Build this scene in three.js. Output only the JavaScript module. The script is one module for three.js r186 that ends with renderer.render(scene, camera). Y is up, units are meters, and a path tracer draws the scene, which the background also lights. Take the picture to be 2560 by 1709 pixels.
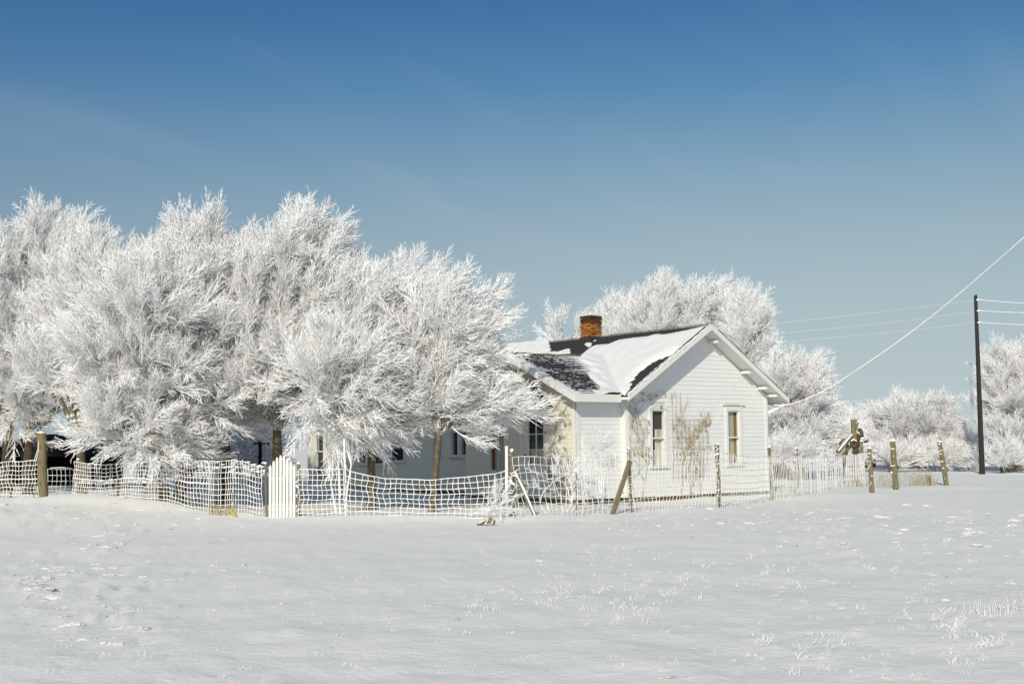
import * as THREE from 'three';
import { createNoise2D, createNoise3D, createNoise4D } from 'simplex-noise';

// ---------------------------------------------------------------- camera, sky, sun, exposure
const scene = new THREE.Scene();
const EYE = 1.55, PITCH = 0.0799, ROLL = 0.0115, FPX = 3127.2;
const camera = new THREE.PerspectiveCamera(2 * Math.atan(854.5 / FPX) * 180 / Math.PI, 2560 / 1709, 0.3, 6000);
camera.position.set(0, EYE, 0);
camera.rotation.set(PITCH, 0, -ROLL, 'YXZ');
scene.add(camera);

const SUN_AZ = 15.9 * Math.PI / 180, SUN_EL = 28.9 * Math.PI / 180;   // behind the camera, to the left
const SUN = new THREE.Vector3(-Math.sin(SUN_AZ) * Math.cos(SUN_EL), Math.sin(SUN_EL), Math.cos(SUN_AZ) * Math.cos(SUN_EL));
const EXPOSURE = 0.95;
const sun = new THREE.DirectionalLight(new THREE.Color(1, 0.91, 0.755), 3.8);
sun.name = 'sun'; sun.position.copy(SUN).multiplyScalar(120).add(new THREE.Vector3(0, 0, -35)); sun.target.position.set(0, 0, -35);
sun.castShadow = true; sun.shadow.radius = 1; sun.shadow.mapSize.set(4096, 4096);
Object.assign(sun.shadow.camera, { left: -60, right: 60, top: 60, bottom: -60, near: 1, far: 300 });
scene.add(sun, sun.target);

function mulberry(a) { return () => { a |= 0; a = a + 0x6D2B79F5 | 0; let t = Math.imul(a ^ a >>> 15, 1 | a); t = t + Math.imul(t ^ t >>> 7, 61 | t) ^ t; return ((t ^ t >>> 14) >>> 0) / 4294967296; }; }
const n2 = createNoise2D(mulberry(11)), n3 = createNoise3D(mulberry(12)), n4 = createNoise4D(mulberry(13));
const clamp = (x, a = 0, b = 1) => Math.min(b, Math.max(a, x)), lerp = (a, b, t) => a + (b - a) * t;
const smooth = (a, b, x) => { const t = clamp((x - a) / (b - a)); return t * t * (3 - 2 * t); };

{ // clear winter sky: pale at the horizon, deep blue overhead, a few thin cirrus streaks
  const W = 1024, H = 512, d = new Float32Array(W * H * 4);
  const stops = [[0, [0.385, 0.470, 0.500]], [2.5, [0.370, 0.464, 0.502]], [6, [0.338, 0.446, 0.504]], [9, [0.292, 0.408, 0.490]], [12, [0.215, 0.358, 0.480]],
    [16, [0.104, 0.258, 0.448]], [20, [0.052, 0.178, 0.390]], [30, [0.052, 0.150, 0.310]], [50, [0.058, 0.140, 0.265]], [90, [0.060, 0.136, 0.250]]];
  for (let j = 0; j < H; j++) for (let i = 0; i < W; i++) {
    const el = ((j + 0.5) / H - 0.5) * 180, az = ((i + 0.5) / W - 0.5) * 2 * Math.PI, e = Math.max(0, el);
    let k = 0; while (k < stops.length - 2 && e > stops[k + 1][0]) k++;
    const t = clamp((e - stops[k][0]) / (stops[k + 1][0] - stops[k][0]));
    const ca = Math.cos(e * Math.PI / 180), x = Math.cos(az) * ca, z = Math.sin(az) * ca, y = Math.sin(e * Math.PI / 180);
    // streaks of ice cloud lie in long bands on a high sheet
    const px = x / (y + 0.12), pz = z / (y + 0.12);
    let c = 0.5 + 0.5 * n3(px * 1.1 + pz * 0.75, pz * 0.5 - px * 0.2, 1.3) + 0.4 * n3(px * 4.2 + pz * 2.8, pz * 0.9 - px * 0.5, 7.1);
    c = smooth(0.5, 1.5, c) * 0.10 * smooth(2, 12, e);
    const cs = clamp(x * SUN.x + y * SUN.y + z * SUN.z, -1, 1), ang = Math.acos(cs) * 180 / Math.PI, fillGlow = 1.25 * Math.exp(-ang / 22);   // aureole round the sun, made broad and bright to fill the shade
    const ray = Math.pow((1 + cs * cs) / 1.5, 1.4);   // Rayleigh phase: the sky is deepest a quarter turn from the sun
    for (let q = 0; q < 3; q++) {
      let v = lerp(stops[k][1][q], stops[k + 1][1][q], t) * (1 + (ray - 1) * [1.25, 1, 0.7][q]) + fillGlow * [1, 0.96, 0.88][q];
      v = lerp(v, [0.5, 0.56, 0.62][q], c);
      d[(j * W + i) * 4 + q] = v / EXPOSURE;
    }
    d[(j * W + i) * 4 + 3] = 1;
  }
  const t = new THREE.DataTexture(d, W, H, THREE.RGBAFormat, THREE.FloatType);
  t.mapping = THREE.EquirectangularReflectionMapping; t.magFilter = t.minFilter = THREE.LinearFilter; t.needsUpdate = true;
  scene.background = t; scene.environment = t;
}

const renderer = new THREE.WebGLRenderer({ antialias: true });
renderer.setSize(1024, 683);
renderer.toneMapping = THREE.LinearToneMapping;
renderer.toneMappingExposure = EXPOSURE;
renderer.shadowMap.enabled = true;

// ---------------------------------------------------------------- helpers
const V3 = (x, y, z) => new THREE.Vector3(x, y, z);
const used = {};
const numbered = (n) => { used[n] = (used[n] || 0) + 1; return used[n] === 1 ? n : n + '_' + String(used[n] - 1).padStart(3, '0'); };
function tag(o, label, category, group, kind) {
  if (label) o.userData.label = label; if (category) o.userData.category = category;
  if (group) o.userData.group = group; if (kind) o.userData.kind = kind; return o;
}
function base(name, x, y, z, turn = 0) { const g = new THREE.Group(); g.name = numbered(name); g.position.set(x, y, z); g.rotation.y = turn; scene.add(g); return g; }
// a pixel of the 2560 wide photograph at a depth (metres along -z) as a point of the place
const FW = V3(0, Math.sin(PITCH), -Math.cos(PITCH)), UP = V3(0, Math.cos(PITCH), Math.sin(PITCH)), RI = V3(1, 0, 0), CR = Math.cos(ROLL), SR = Math.sin(ROLL);
function at(px, py, depth) {
  const a = px - 1280, b = 854.5 - py, u = (a * CR + b * SR) / FPX, v = (b * CR - a * SR) / FPX;
  const d = V3(0, 0, 0).addScaledVector(RI, u).addScaledVector(UP, v).add(FW);
  return d.multiplyScalar(depth / -d.z).add(V3(0, EYE, 0));
}
const PX = FPX;

class MB {   // collects simple solids into one mesh
  constructor() { this.p = []; this.n = []; this.t = []; this.i = []; }
  get size() { return this.i.length; }
  quad(a, b, c, d, uv) {
    const n = V3().subVectors(b, a).cross(V3().subVectors(d, a)); if (n.lengthSq() < 1e-16) n.subVectors(c, b).cross(V3().subVectors(d, b)); n.normalize();
    const k = this.p.length / 3;
    for (const q of [a, b, c, d]) { this.p.push(q.x, q.y, q.z); this.n.push(n.x, n.y, n.z); }
    const w = a.distanceTo(b), h = a.distanceTo(d), o = uv || [a.x * 0.37 + a.z * 0.71 + a.y * 0.13, a.y + a.z * 0.31];
    this.t.push(o[0], o[1], o[0] + w, o[1], o[0] + w, o[1] + h, o[0], o[1] + h);
    this.i.push(k, k + 1, k + 2, k, k + 2, k + 3); return this;
  }
  tri(a, b, c) {
    const n = V3().subVectors(b, a).cross(V3().subVectors(c, a)).normalize(), k = this.p.length / 3;
    for (const q of [a, b, c]) { this.p.push(q.x, q.y, q.z); this.n.push(n.x, n.y, n.z); this.t.push(q.x + q.z, q.y); }
    this.i.push(k, k + 1, k + 2); return this;
  }
  hexa(q) { // bottom ring 0..3 counter-clockwise seen from above, top ring 4..7
    this.quad(q[0], q[3], q[2], q[1]); this.quad(q[4], q[5], q[6], q[7]);
    for (let k = 0; k < 4; k++) { const m = (k + 1) % 4; this.quad(q[k], q[m], q[m + 4], q[k + 4]); }
    return this;
  }
  box(c, s, turn = 0, tilt = null) { // centre, size
    const m = new THREE.Matrix4().makeRotationFromEuler(tilt || new THREE.Euler(0, turn, 0)); m.setPosition(c.x, c.y, c.z);
    const q = []; for (const y of [-0.5, 0.5]) for (const [x, z] of [[-0.5, 0.5], [0.5, 0.5], [0.5, -0.5], [-0.5, -0.5]]) q.push(V3(x * s[0], y * s[1], z * s[2]).applyMatrix4(m));
    return this.hexa(q);
  }
  bar(a, b, w, h, roll = 0) { // a squared timber from a to b
    const d = V3().subVectors(b, a), L = d.length(); d.normalize();
    let s = Math.abs(d.y) > 0.95 ? V3(1, 0, 0) : V3(0, 1, 0).cross(d).normalize(); s.addScaledVector(d, -s.dot(d)).normalize();
    let u = V3().crossVectors(d, s); if (roll) { s.applyAxisAngle(d, roll); u.applyAxisAngle(d, roll); }
    const q = []; for (const e of [a, b]) for (const [x, y] of [[-1, -1], [1, -1], [1, 1], [-1, 1]]) q.push(e.clone().addScaledVector(s, x * w / 2).addScaledVector(u, y * h / 2));
    return this.hexa([q[0], q[1], q[2], q[3], q[4], q[5], q[6], q[7]]);
  }
  tube(pts, rad, sides = 5, cap = true) {
    const n = pts.length, k0 = this.p.length / 3; let s = null, len = 0;
    for (let i = 0; i < n; i++) {
      const d = V3().subVectors(pts[Math.min(n - 1, i + 1)], pts[Math.max(0, i - 1)]); if (d.lengthSq() < 1e-14) d.set(0, 1, 0); d.normalize();
      if (!s) s = Math.abs(d.y) > 0.9 ? V3(1, 0, 0) : V3(0, 1, 0); s = s.clone().addScaledVector(d, -s.dot(d)); if (s.lengthSq() < 1e-8) s.set(d.y, d.z, d.x).addScaledVector(d, -s.dot(d)); s.normalize();
      const u = V3().crossVectors(d, s), r = typeof rad === 'function' ? rad(i / (n - 1), i) : rad[i];
      if (i) len += pts[i].distanceTo(pts[i - 1]);
      for (let j = 0; j < sides; j++) {
        const a = j / sides * 2 * Math.PI, x = s.x * Math.cos(a) + u.x * Math.sin(a), y = s.y * Math.cos(a) + u.y * Math.sin(a), z = s.z * Math.cos(a) + u.z * Math.sin(a);
        this.p.push(pts[i].x + x * r, pts[i].y + y * r, pts[i].z + z * r); this.n.push(x, y, z); this.t.push(j / sides * 0.5, len);
      }
      if (i) for (let j = 0; j < sides; j++) { const b = k0 + (i - 1) * sides, a = b + j, c = b + (j + 1) % sides; this.i.push(a, c, c + sides, a, c + sides, a + sides); }
    }
    if (cap) for (const [e, flip] of [[0, 1], [n - 1, 0]]) {
      const k = this.p.length / 3, d = V3().subVectors(pts[e ? e : 0], pts[e ? e - 1 : 1]).normalize();
      for (let j = 0; j < sides; j++) { const b = (k0 + e * sides + j) * 3; this.p.push(this.p[b], this.p[b + 1], this.p[b + 2]); this.n.push(d.x, d.y, d.z); this.t.push(0.1 * Math.cos(j), 0.1 * Math.sin(j)); }
      for (let j = 1; j < sides - 1; j++) flip ? this.i.push(k, k + j + 1, k + j) : this.i.push(k, k + j, k + j + 1);
    }
    return this;
  }
  twig(a, b, r0, r1, sides = 3) { return this.tube([a, b], [r0, r1], sides, false); }
  geometry() {
    const g = new THREE.BufferGeometry();
    g.setAttribute('position', new THREE.Float32BufferAttribute(this.p, 3)); g.setAttribute('normal', new THREE.Float32BufferAttribute(this.n, 3));
    g.setAttribute('uv', new THREE.Float32BufferAttribute(this.t, 2)); g.setIndex(this.i); return g;
  }
  build(name, mat, parent) {
    const m = new THREE.Mesh(this.geometry(), mat); m.name = parent ? name : numbered(name); m.castShadow = m.receiveShadow = true; (parent || scene).add(m); return m;
  }
}

// ---------------------------------------------------------------- textures and materials
function tex(size, rep, fn, srgb) { // fn(u, v, torus noise) -> [r, g, b] in 0..1
  const d = new Uint8Array(size * size * 4);
  const T = (u, v, f, s = 0) => { const a = u * 2 * Math.PI, b = v * 2 * Math.PI, k = f / (2 * Math.PI); return n4(Math.cos(a) * k + s, Math.sin(a) * k, Math.cos(b) * k, Math.sin(b) * k + s); };
  const TT = (u, v, fu, fv, s = 0) => { const a = u * 2 * Math.PI, b = v * 2 * Math.PI, k = 1 / (2 * Math.PI); return n4(Math.cos(a) * k * fu + s, Math.sin(a) * k * fu, Math.cos(b) * k * fv, Math.sin(b) * k * fv + s); };
  for (let j = 0; j < size; j++) for (let i = 0; i < size; i++) {
    const c = fn(i / size, j / size, T, TT), o = (j * size + i) * 4;
    for (let q = 0; q < 3; q++) d[o + q] = clamp(c[q]) * 255; d[o + 3] = 255;
  }
  const t = new THREE.DataTexture(d, size, size); t.wrapS = t.wrapT = THREE.RepeatWrapping; t.magFilter = THREE.LinearFilter; t.minFilter = THREE.LinearMipmapLinearFilter; t.generateMipmaps = true;
  t.repeat.set(1 / rep, 1 / rep); if (srgb) t.colorSpace = THREE.SRGBColorSpace; t.needsUpdate = true; return t;
}
const sr = (r, g, b) => [r, g, b].map((c) => c <= 0.0031308 ? c * 12.92 : 1.055 * Math.pow(c, 1 / 2.4) - 0.055);
const mixc = (a, b, t) => a.map((x, k) => lerp(x, b[k], t));
const snowTex = tex(512, 1.3, (u, v, T) => { const h = 0.5 + 0.22 * T(u, v, 5) + 0.15 * T(u, v, 13, 3) + 0.10 * T(u, v, 34, 5) + 0.07 * T(u, v, 80, 9); return [h, h, h]; });
const crustTex = tex(256, 0.23, (u, v, T) => { const h = 0.5 + 0.3 * T(u, v, 7) + 0.2 * T(u, v, 22, 4); return [h, h, h]; });
const paintTex = tex(512, 2.3, (u, v, T, TT) => {
  const g = TT(u, v, 3, 60, 2) * 0.5 + T(u, v, 6, 1) * 0.5, spot = smooth(0.55, 0.8, T(u, v, 38, 6) * 0.6 + T(u, v, 9, 8) * 0.5);
  return sr(...mixc(mixc([0.745, 0.75, 0.74], [0.665, 0.67, 0.655], clamp(0.4 + g * 0.6) * 0.6), [0.45, 0.43, 0.37], spot * 0.7));
}, true);
const woodTex = tex(512, 0.9, (u, v, T, TT) => {
  const g = 0.5 + 0.3 * TT(u, v, 26, 2, 1) + 0.25 * TT(u, v, 70, 3, 4), k = smooth(0.25, 0.6, TT(u, v, 9, 3, 7));
  return sr(...mixc(mixc([0.115, 0.088, 0.045], [0.29, 0.24, 0.145], clamp(g)), [0.06, 0.045, 0.025], k * 0.6));
}, true);
const barkTex = tex(512, 0.8, (u, v, T, TT) => {
  const g = 0.5 + 0.3 * TT(u, v, 14, 4, 1) + 0.3 * TT(u, v, 40, 9, 5), f = smooth(0.35, 0.7, T(u, v, 8, 2) * 0.5 + T(u, v, 26, 3) * 0.5);
  return sr(...mixc(mixc([0.045, 0.036, 0.022], [0.17, 0.14, 0.09], clamp(g)), [0.6, 0.6, 0.58], f));
}, true);
const shingleTex = tex(512, 1.1, (u, v, T, TT) => {
  const g = 0.5 + 0.5 * T(u, v, 60, 1), b = 0.5 + 0.5 * TT(u, v, 9, 6, 4);
  return sr(...mixc(mixc([0.010, 0.010, 0.014], [0.032, 0.032, 0.042], g), [0.05, 0.045, 0.04], b * 0.35));
}, true);
const brickTex = tex(256, 0.4, (u, v, T) => { const g = 0.5 + 0.3 * T(u, v, 8) + 0.3 * T(u, v, 30, 2); return [g, g, g]; });
const limbTex = tex(512, 0.7, (u, v, T, TT) => {
  const g = 0.5 + 0.3 * TT(u, v, 14, 4, 1) + 0.3 * TT(u, v, 40, 9, 5), f = smooth(-0.05, 0.4, T(u, v, 7, 2) * 0.6 + T(u, v, 22, 3) * 0.5);
  return sr(...mixc(mixc([0.09, 0.075, 0.045], [0.22, 0.19, 0.12], clamp(g)), [0.86, 0.86, 0.85], f));
}, true);
const M = {};
const mat = (name, o) => { const m = new THREE.MeshStandardMaterial({ roughness: 0.9, ...o }); m.name = name; return M[name] = m; };
const lin = (r, g, b) => new THREE.Color().setRGB(r, g, b);
mat('snow', { color: lin(0.775, 0.772, 0.738), roughness: 0.95, bumpMap: snowTex, bumpScale: 0.014 });
mat('roofsnow', { color: lin(0.71, 0.715, 0.72), roughness: 0.95 });
mat('frost', { color: lin(0.93, 0.93, 0.925), roughness: 1 });
mat('treefrost', { color: lin(0.985, 0.985, 0.985), roughness: 1 });   // fresh hoar
mat('frostnet', { color: lin(0.82, 0.815, 0.80), roughness: 1 });
mat('frosttwig', { color: lin(0.95, 0.95, 0.94), roughness: 1 });
mat('bark', { map: barkTex, roughness: 1, bumpMap: barkTex, bumpScale: 0.012 });
mat('limb', { map: limbTex, roughness: 1, bumpMap: barkTex, bumpScale: 0.01 });
mat('darkbark', { color: lin(0.55, 0.5, 0.45), map: barkTex, roughness: 1, bumpMap: barkTex, bumpScale: 0.012 });
const shadeclapTex = tex(512, 2.1, (u, v, T, TT) => {
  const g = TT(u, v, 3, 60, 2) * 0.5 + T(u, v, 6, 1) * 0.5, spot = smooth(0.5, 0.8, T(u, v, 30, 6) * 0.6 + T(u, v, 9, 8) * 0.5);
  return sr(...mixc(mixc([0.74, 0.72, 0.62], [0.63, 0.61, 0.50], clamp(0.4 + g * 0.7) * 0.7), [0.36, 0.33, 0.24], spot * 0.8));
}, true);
mat('shadeclap', { map: shadeclapTex, roughness: 0.8, bumpMap: shadeclapTex, bumpScale: 0.002 });  // white clapboard paint again, with the khaki tone of shade put into its colour
mat('clap', { map: paintTex, roughness: 0.75, bumpMap: paintTex, bumpScale: 0.002 });
mat('trim', { color: lin(0.70, 0.70, 0.67), roughness: 0.65 });
mat('sheath', { color: lin(0.62, 0.61, 0.55), roughness: 0.9 });
mat('inside', { color: lin(0.16, 0.13, 0.10), roughness: 1 });
mat('found', { color: lin(0.16, 0.125, 0.06), roughness: 1, bumpMap: woodTex, bumpScale: 0.01 });
mat('shingle', { map: shingleTex, roughness: 0.9, bumpMap: shingleTex, bumpScale: 0.004 });
mat('wood', { map: woodTex, roughness: 0.95, bumpMap: woodTex, bumpScale: 0.006 });
mat('palewood', { color: lin(0.95, 0.98, 0.92), map: woodTex, roughness: 0.95, bumpMap: woodTex, bumpScale: 0.006 });
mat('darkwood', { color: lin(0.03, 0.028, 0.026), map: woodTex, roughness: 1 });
mat('poledark', { color: lin(0.020, 0.017, 0.015), roughness: 0.85, bumpMap: woodTex, bumpScale: 0.006 });
mat('whitegate', { color: lin(0.98, 0.97, 0.95), map: paintTex, roughness: 0.8 });
mat('mortar', { color: lin(0.16, 0.11, 0.06), roughness: 1 });
mat('soot', { color: lin(0.03, 0.022, 0.016), roughness: 1, bumpMap: brickTex, bumpScale: 0.004 });
const bricksM = [[0.34, 0.125, 0.022], [0.29, 0.105, 0.02], [0.38, 0.15, 0.03], [0.24, 0.085, 0.018]].map((c, k) => mat('brick' + k, { color: lin(...c), roughness: 0.95, bumpMap: brickTex, bumpScale: 0.004 }));
const bricksS = [[0.10, 0.042, 0.014], [0.055, 0.028, 0.013]].map((c, k) => mat('sootbrick' + k, { color: lin(...c), roughness: 0.95, bumpMap: brickTex, bumpScale: 0.004 }));
mat('vine', { color: lin(0.46, 0.39, 0.24), roughness: 1 });
mat('greyvine', { color: lin(0.30, 0.285, 0.22), roughness: 1 });
mat('grassfrost', { color: lin(0.80, 0.79, 0.765), roughness: 1 });
mat('weed', { color: lin(0.60, 0.59, 0.53), roughness: 1 });
mat('straw', { color: lin(0.46, 0.37, 0.17), roughness: 1 });
mat('yellow', { color: lin(0.50, 0.36, 0.05), roughness: 0.6 });
mat('curtain', { color: lin(0.62, 0.62, 0.54), roughness: 1 });
mat('blind', { color: lin(0.40, 0.42, 0.31), roughness: 1 });
mat('shade', { color: lin(0.05, 0.05, 0.035), roughness: 1 });
mat('ochre', { color: lin(0.30, 0.19, 0.05), roughness: 1 });
mat('browncurtain', { color: lin(0.26, 0.11, 0.03), roughness: 1 });
mat('rust', { color: lin(0.075, 0.026, 0.012), roughness: 0.9, bumpMap: brickTex, bumpScale: 0.003 });
mat('iron', { color: lin(0.07, 0.062, 0.045), roughness: 0.8 });
mat('porcelain', { color: lin(0.75, 0.76, 0.74), roughness: 0.3 });
M.glass = new THREE.MeshPhysicalMaterial({ color: 0xffffff, transmission: 1, thickness: 0, roughness: 0.03, ior: 1.5, metalness: 0 }); M.glass.name = 'glass';

// ---------------------------------------------------------------- snow ground
function lumps(seed, list) { // crusty clods and dents of the trodden snow
  const r = mulberry(seed), out = [];
  for (const [px, py, sx, sy, n, s] of list) for (let k = 0; k < n; k++) {
    const g = () => (r() + r() + r() - 1.5), x = px + g() * sx, y = py + g() * sy, d = EYE * FPX / Math.max(40, y - 1105 + (x - 1280) * 0.0115);
    const p = at(x, y, d), w = (0.03 + 0.075 * r()) * s; out.push([p.x, p.z, w * (1 + r()), w * (0.5 + 0.5 * r()), (0.012 + 0.026 * r()) * s * (r() < 0.3 ? -1 : 1)]);
  }
  return out;
}
const LUMPS = lumps(5, [[190, 1400, 260, 70, 60, 1.2], [120, 1460, 160, 45, 44, 1.3], [250, 1540, 160, 60, 30, 1.0], [420, 1440, 260, 80, 46, 0.8], [230, 1310, 160, 30, 40, 1.5], [60, 1300, 90, 40, 30, 1.7],
  [800, 1500, 800, 180, 60, 0.6], [1600, 1480, 900, 160, 90, 0.6], [2050, 1350, 500, 70, 100, 1.1], [2300, 1290, 360, 50, 90, 1.5], [1750, 1300, 400, 40, 60, 1.3], [2250, 1500, 500, 120, 80, 0.8], [2030, 1620, 200, 60, 40, 0.7]]);
const LG = new Map();
for (const l of LUMPS) { const r = Math.max(l[2], l[3]) * 2.6; for (let a = Math.floor((l[0] - r) / 2); a <= (l[0] + r) / 2; a++) for (let b = Math.floor((l[1] - r) / 2); b <= (l[1] + r) / 2; b++) { const k = a + ',' + b; if (!LG.has(k)) LG.set(k, []); LG.get(k).push(l); } }
function terr(x, z) {
  const d = Math.hypot(x, z);
  let y = 0.22 * smooth(-5.5, -11, x) * smooth(-18, -27, z) + 0.06 * smooth(-2, -6, x) * smooth(-20, -26, z);
  y += 0.035 * n2(x * 0.13, z * 0.13) * smooth(4, 14, d) + 0.016 * n2(x * 0.55 + 9, z * 0.55) + 0.007 * n2(x * 1.7, z * 1.7 + 4);
  y += 0.45 * (n2(x * 0.012 + 3, z * 0.012) - 0.1) * smooth(60, 200, d);
  y += 0.016 * smooth(0.1, 0.8, n2(x * 0.9 + 31, z * 2.2)) * smooth(60, 30, d);
  // drifts against the fence
  const q = (cx, cz, rx, rz, h) => h * Math.exp(-(((x - cx) / rx) ** 2) - (((z - cz) / rz) ** 2));
  y += q(-9.6, -29.0, 1.5, 0.8, 0.22) + q(-8.0, -28.2, 0.9, 0.7, 0.15) + q(-5.6, -26.9, 1.6, 0.6, 0.07) + q(-2.5, -25.7, 2.0, 0.5, 0.09) + q(0.6, -25.3, 1.1, 0.5, 0.09) + q(3.4, -27.4, 1.6, 0.6, 0.06) + q(-12.6, -29.5, 1.6, 0.7, 0.1) + q(8.0, -33.5, 3, 0.8, 0.07) + q(12.5, -38, 3, 0.9, 0.08);
  const c = LG.get(Math.floor(x / 2) + ',' + Math.floor(z / 2));
  if (c) for (const l of c) { const e = ((x - l[0]) / l[2]) ** 2 + ((z - l[1]) / l[3]) ** 2; if (e < 6) y += l[4] * Math.exp(-e * (1 + 0.4 * n2(x * 9, z * 9))); }
  return y;
}
{
  const rings = 430, ang = [];
  for (let k = 0; k <= 520; k++) ang.push(-0.56 + 1.12 * k / 520);
  for (let k = 1; k < 60; k++) ang.push(0.56 + (2 * Math.PI - 1.12) * k / 60);
  const na = ang.length, p = [0, terr(0, 0), 0], t = [0, 0], ix = [];
  for (let i = 0; i < rings; i++) { const r = 1.2 * Math.pow(2600 / 1.2, i / (rings - 1)); for (const a of ang) { const x = Math.sin(a) * r, z = -Math.cos(a) * r; p.push(x, terr(x, z), z); t.push(x, z); } }
  for (let j = 0; j < na; j++) ix.push(0, 1 + (j + 1) % na, 1 + j);
  for (let i = 0; i < rings - 1; i++) for (let j = 0; j < na; j++) { const a = 1 + i * na + j, b = 1 + i * na + (j + 1) % na; ix.push(a, b, b + na, a, b + na, a + na); }
  const g = new THREE.BufferGeometry(); g.setAttribute('position', new THREE.Float32BufferAttribute(p, 3)); g.setAttribute('uv', new THREE.Float32BufferAttribute(t, 2)); g.setIndex(ix); g.computeVertexNormals();
  if (g.attributes.normal.getY(5) < 0) { const I = g.index.array; for (let k = 0; k < I.length; k += 3) { const s = I[k]; I[k] = I[k + 1]; I[k + 1] = s; } g.computeVertexNormals(); }
  const m = new THREE.Mesh(g, M.snow); m.name = 'snow_ground'; m.receiveShadow = m.castShadow = true; tag(m, 'snow covered ground with crusts and low drifts', 'ground', null, 'structure'); scene.add(m);
}
const ground = (px, depth) => { const p = at(px, 1100, depth); p.y = terr(p.x, p.z); return p; };

// ---------------------------------------------------------------- farmhouse (local axes: x along the front gable wall, -z into the house)
const TH = 0.6738, HX = 2.904, HZ = -32.066;
const house = base('farmhouse', HX, 0, HZ, TH);
tag(house, 'white clapboard farmhouse with brick chimney and snow patched dark roof', 'house');
const L3 = (u, v, y) => V3(u, y, -v);
function frame(o, d) { const D = V3(d[0], 0, -d[1]).normalize(), N = D.clone().cross(V3(0, 1, 0)), O = L3(o[0], o[1], 0); return { P: (a, y, e = 0) => O.clone().addScaledVector(D, a).addScaledVector(N, e).setY(y), D, N, O }; }
function wall(name, o, d, prof, open, boards = true, expo = 0.1165, parent = house, paint = M.clap) {
  const F = frame(o, d), sh = new THREE.Shape(prof.map((q) => new THREE.Vector2(q[0], q[1])));
  for (const w of open) { const h = new THREE.Path([[w[0], w[2]], [w[1], w[2]], [w[1], w[3]], [w[0], w[3]]].map((q) => new THREE.Vector2(...q))); sh.holes.push(h); }
  const g = new THREE.ExtrudeGeometry(sh, { depth: 0.12, bevelEnabled: false }); g.translate(0, 0, -0.12);
  const m4 = new THREE.Matrix4().makeBasis(F.D, V3(0, 1, 0), F.N); m4.setPosition(F.O); g.applyMatrix4(m4);
  const W = new THREE.Mesh(g, boards ? M.sheath : M.clap); W.name = name; W.castShadow = W.receiveShadow = true; parent.add(W);
  if (!boards) return { F, W };
  const ys = prof.map((q) => q[1]), ymin = Math.min(...ys), ymax = Math.max(...ys), r = mulberry(Math.floor(name.length * 977 + ymax * 100));
  const span = (y) => { let lo = 1e9, hi = -1e9; for (let k = 0; k < prof.length; k++) { const A = prof[k], B = prof[(k + 1) % prof.length]; if ((A[1] - y) * (B[1] - y) <= 0 && A[1] !== B[1]) { const a = lerp(A[0], B[0], (y - A[1]) / (B[1] - A[1])); lo = Math.min(lo, a); hi = Math.max(hi, a); } } return [lo, hi]; };
  for (let y0 = ymin; y0 < ymax - 0.04; y0 += expo) {
    const y1 = Math.min(ymax - 0.004, y0 + expo), s0 = span(y0 + 1e-4), s1 = span(y1 - 1e-4);
    let segs = [[s0[0], s0[1], s1[0], s1[1]]];
    for (const w of open) if (w[3] + 0.1 > y0 && w[2] - 0.05 < y1) { const nx = []; for (const s of segs) { if (w[0] - 0.06 > s[1] || w[1] + 0.06 < s[0]) { nx.push(s); continue; } if (w[0] - 0.06 - s[0] > 0.03) nx.push([s[0], w[0] - 0.06, s[2], w[0] - 0.06]); if (s[1] - w[1] - 0.06 > 0.03) nx.push([w[1] + 0.06, s[1], w[1] + 0.06, s[3]]); } segs = nx; }
    for (const s of segs) { // a board now and then is made of two lengths
      const cuts = (s[1] - s[0] > 2.6) ? [s[0], lerp(s[0], s[1], 0.3 + 0.4 * r()), s[1]] : [s[0], s[1]];
      for (let k = 0; k < cuts.length - 1; k++) {
        const a0 = cuts[k] + (k ? 0.0015 : 0), a1 = cuts[k + 1], b0 = k ? a0 : s[2], b1 = k < cuts.length - 2 ? a1 : s[3], j = (r() - 0.5) * 0.003;
        if (b1 - b0 < 0.01) continue;
        new MB().hexa([F.P(a0, y0, 0.0185 + j), F.P(a1, y0, 0.0185 + j), F.P(a1, y0, 0.001), F.P(a0, y0, 0.001), F.P(b0, y1, 0.009 + j), F.P(b1, y1, 0.009 + j), F.P(b1, y1, 0.001), F.P(b0, y1, 0.001)]).build('clapboard', paint, W);
      }
    }
  }
  return { F, W };
}
function trim(F, list, name, m = M.trim, parent = house) { const b = new MB(); for (const [a0, a1, y0, y1, e0, e1] of list) b.hexa([F.P(a0, y0, e1), F.P(a1, y0, e1), F.P(a1, y0, e0), F.P(a0, y0, e0), F.P(a0, y1, e1), F.P(a1, y1, e1), F.P(a1, y1, e0), F.P(a0, y1, e0)]); return b.build(name, m, parent); }
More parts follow.
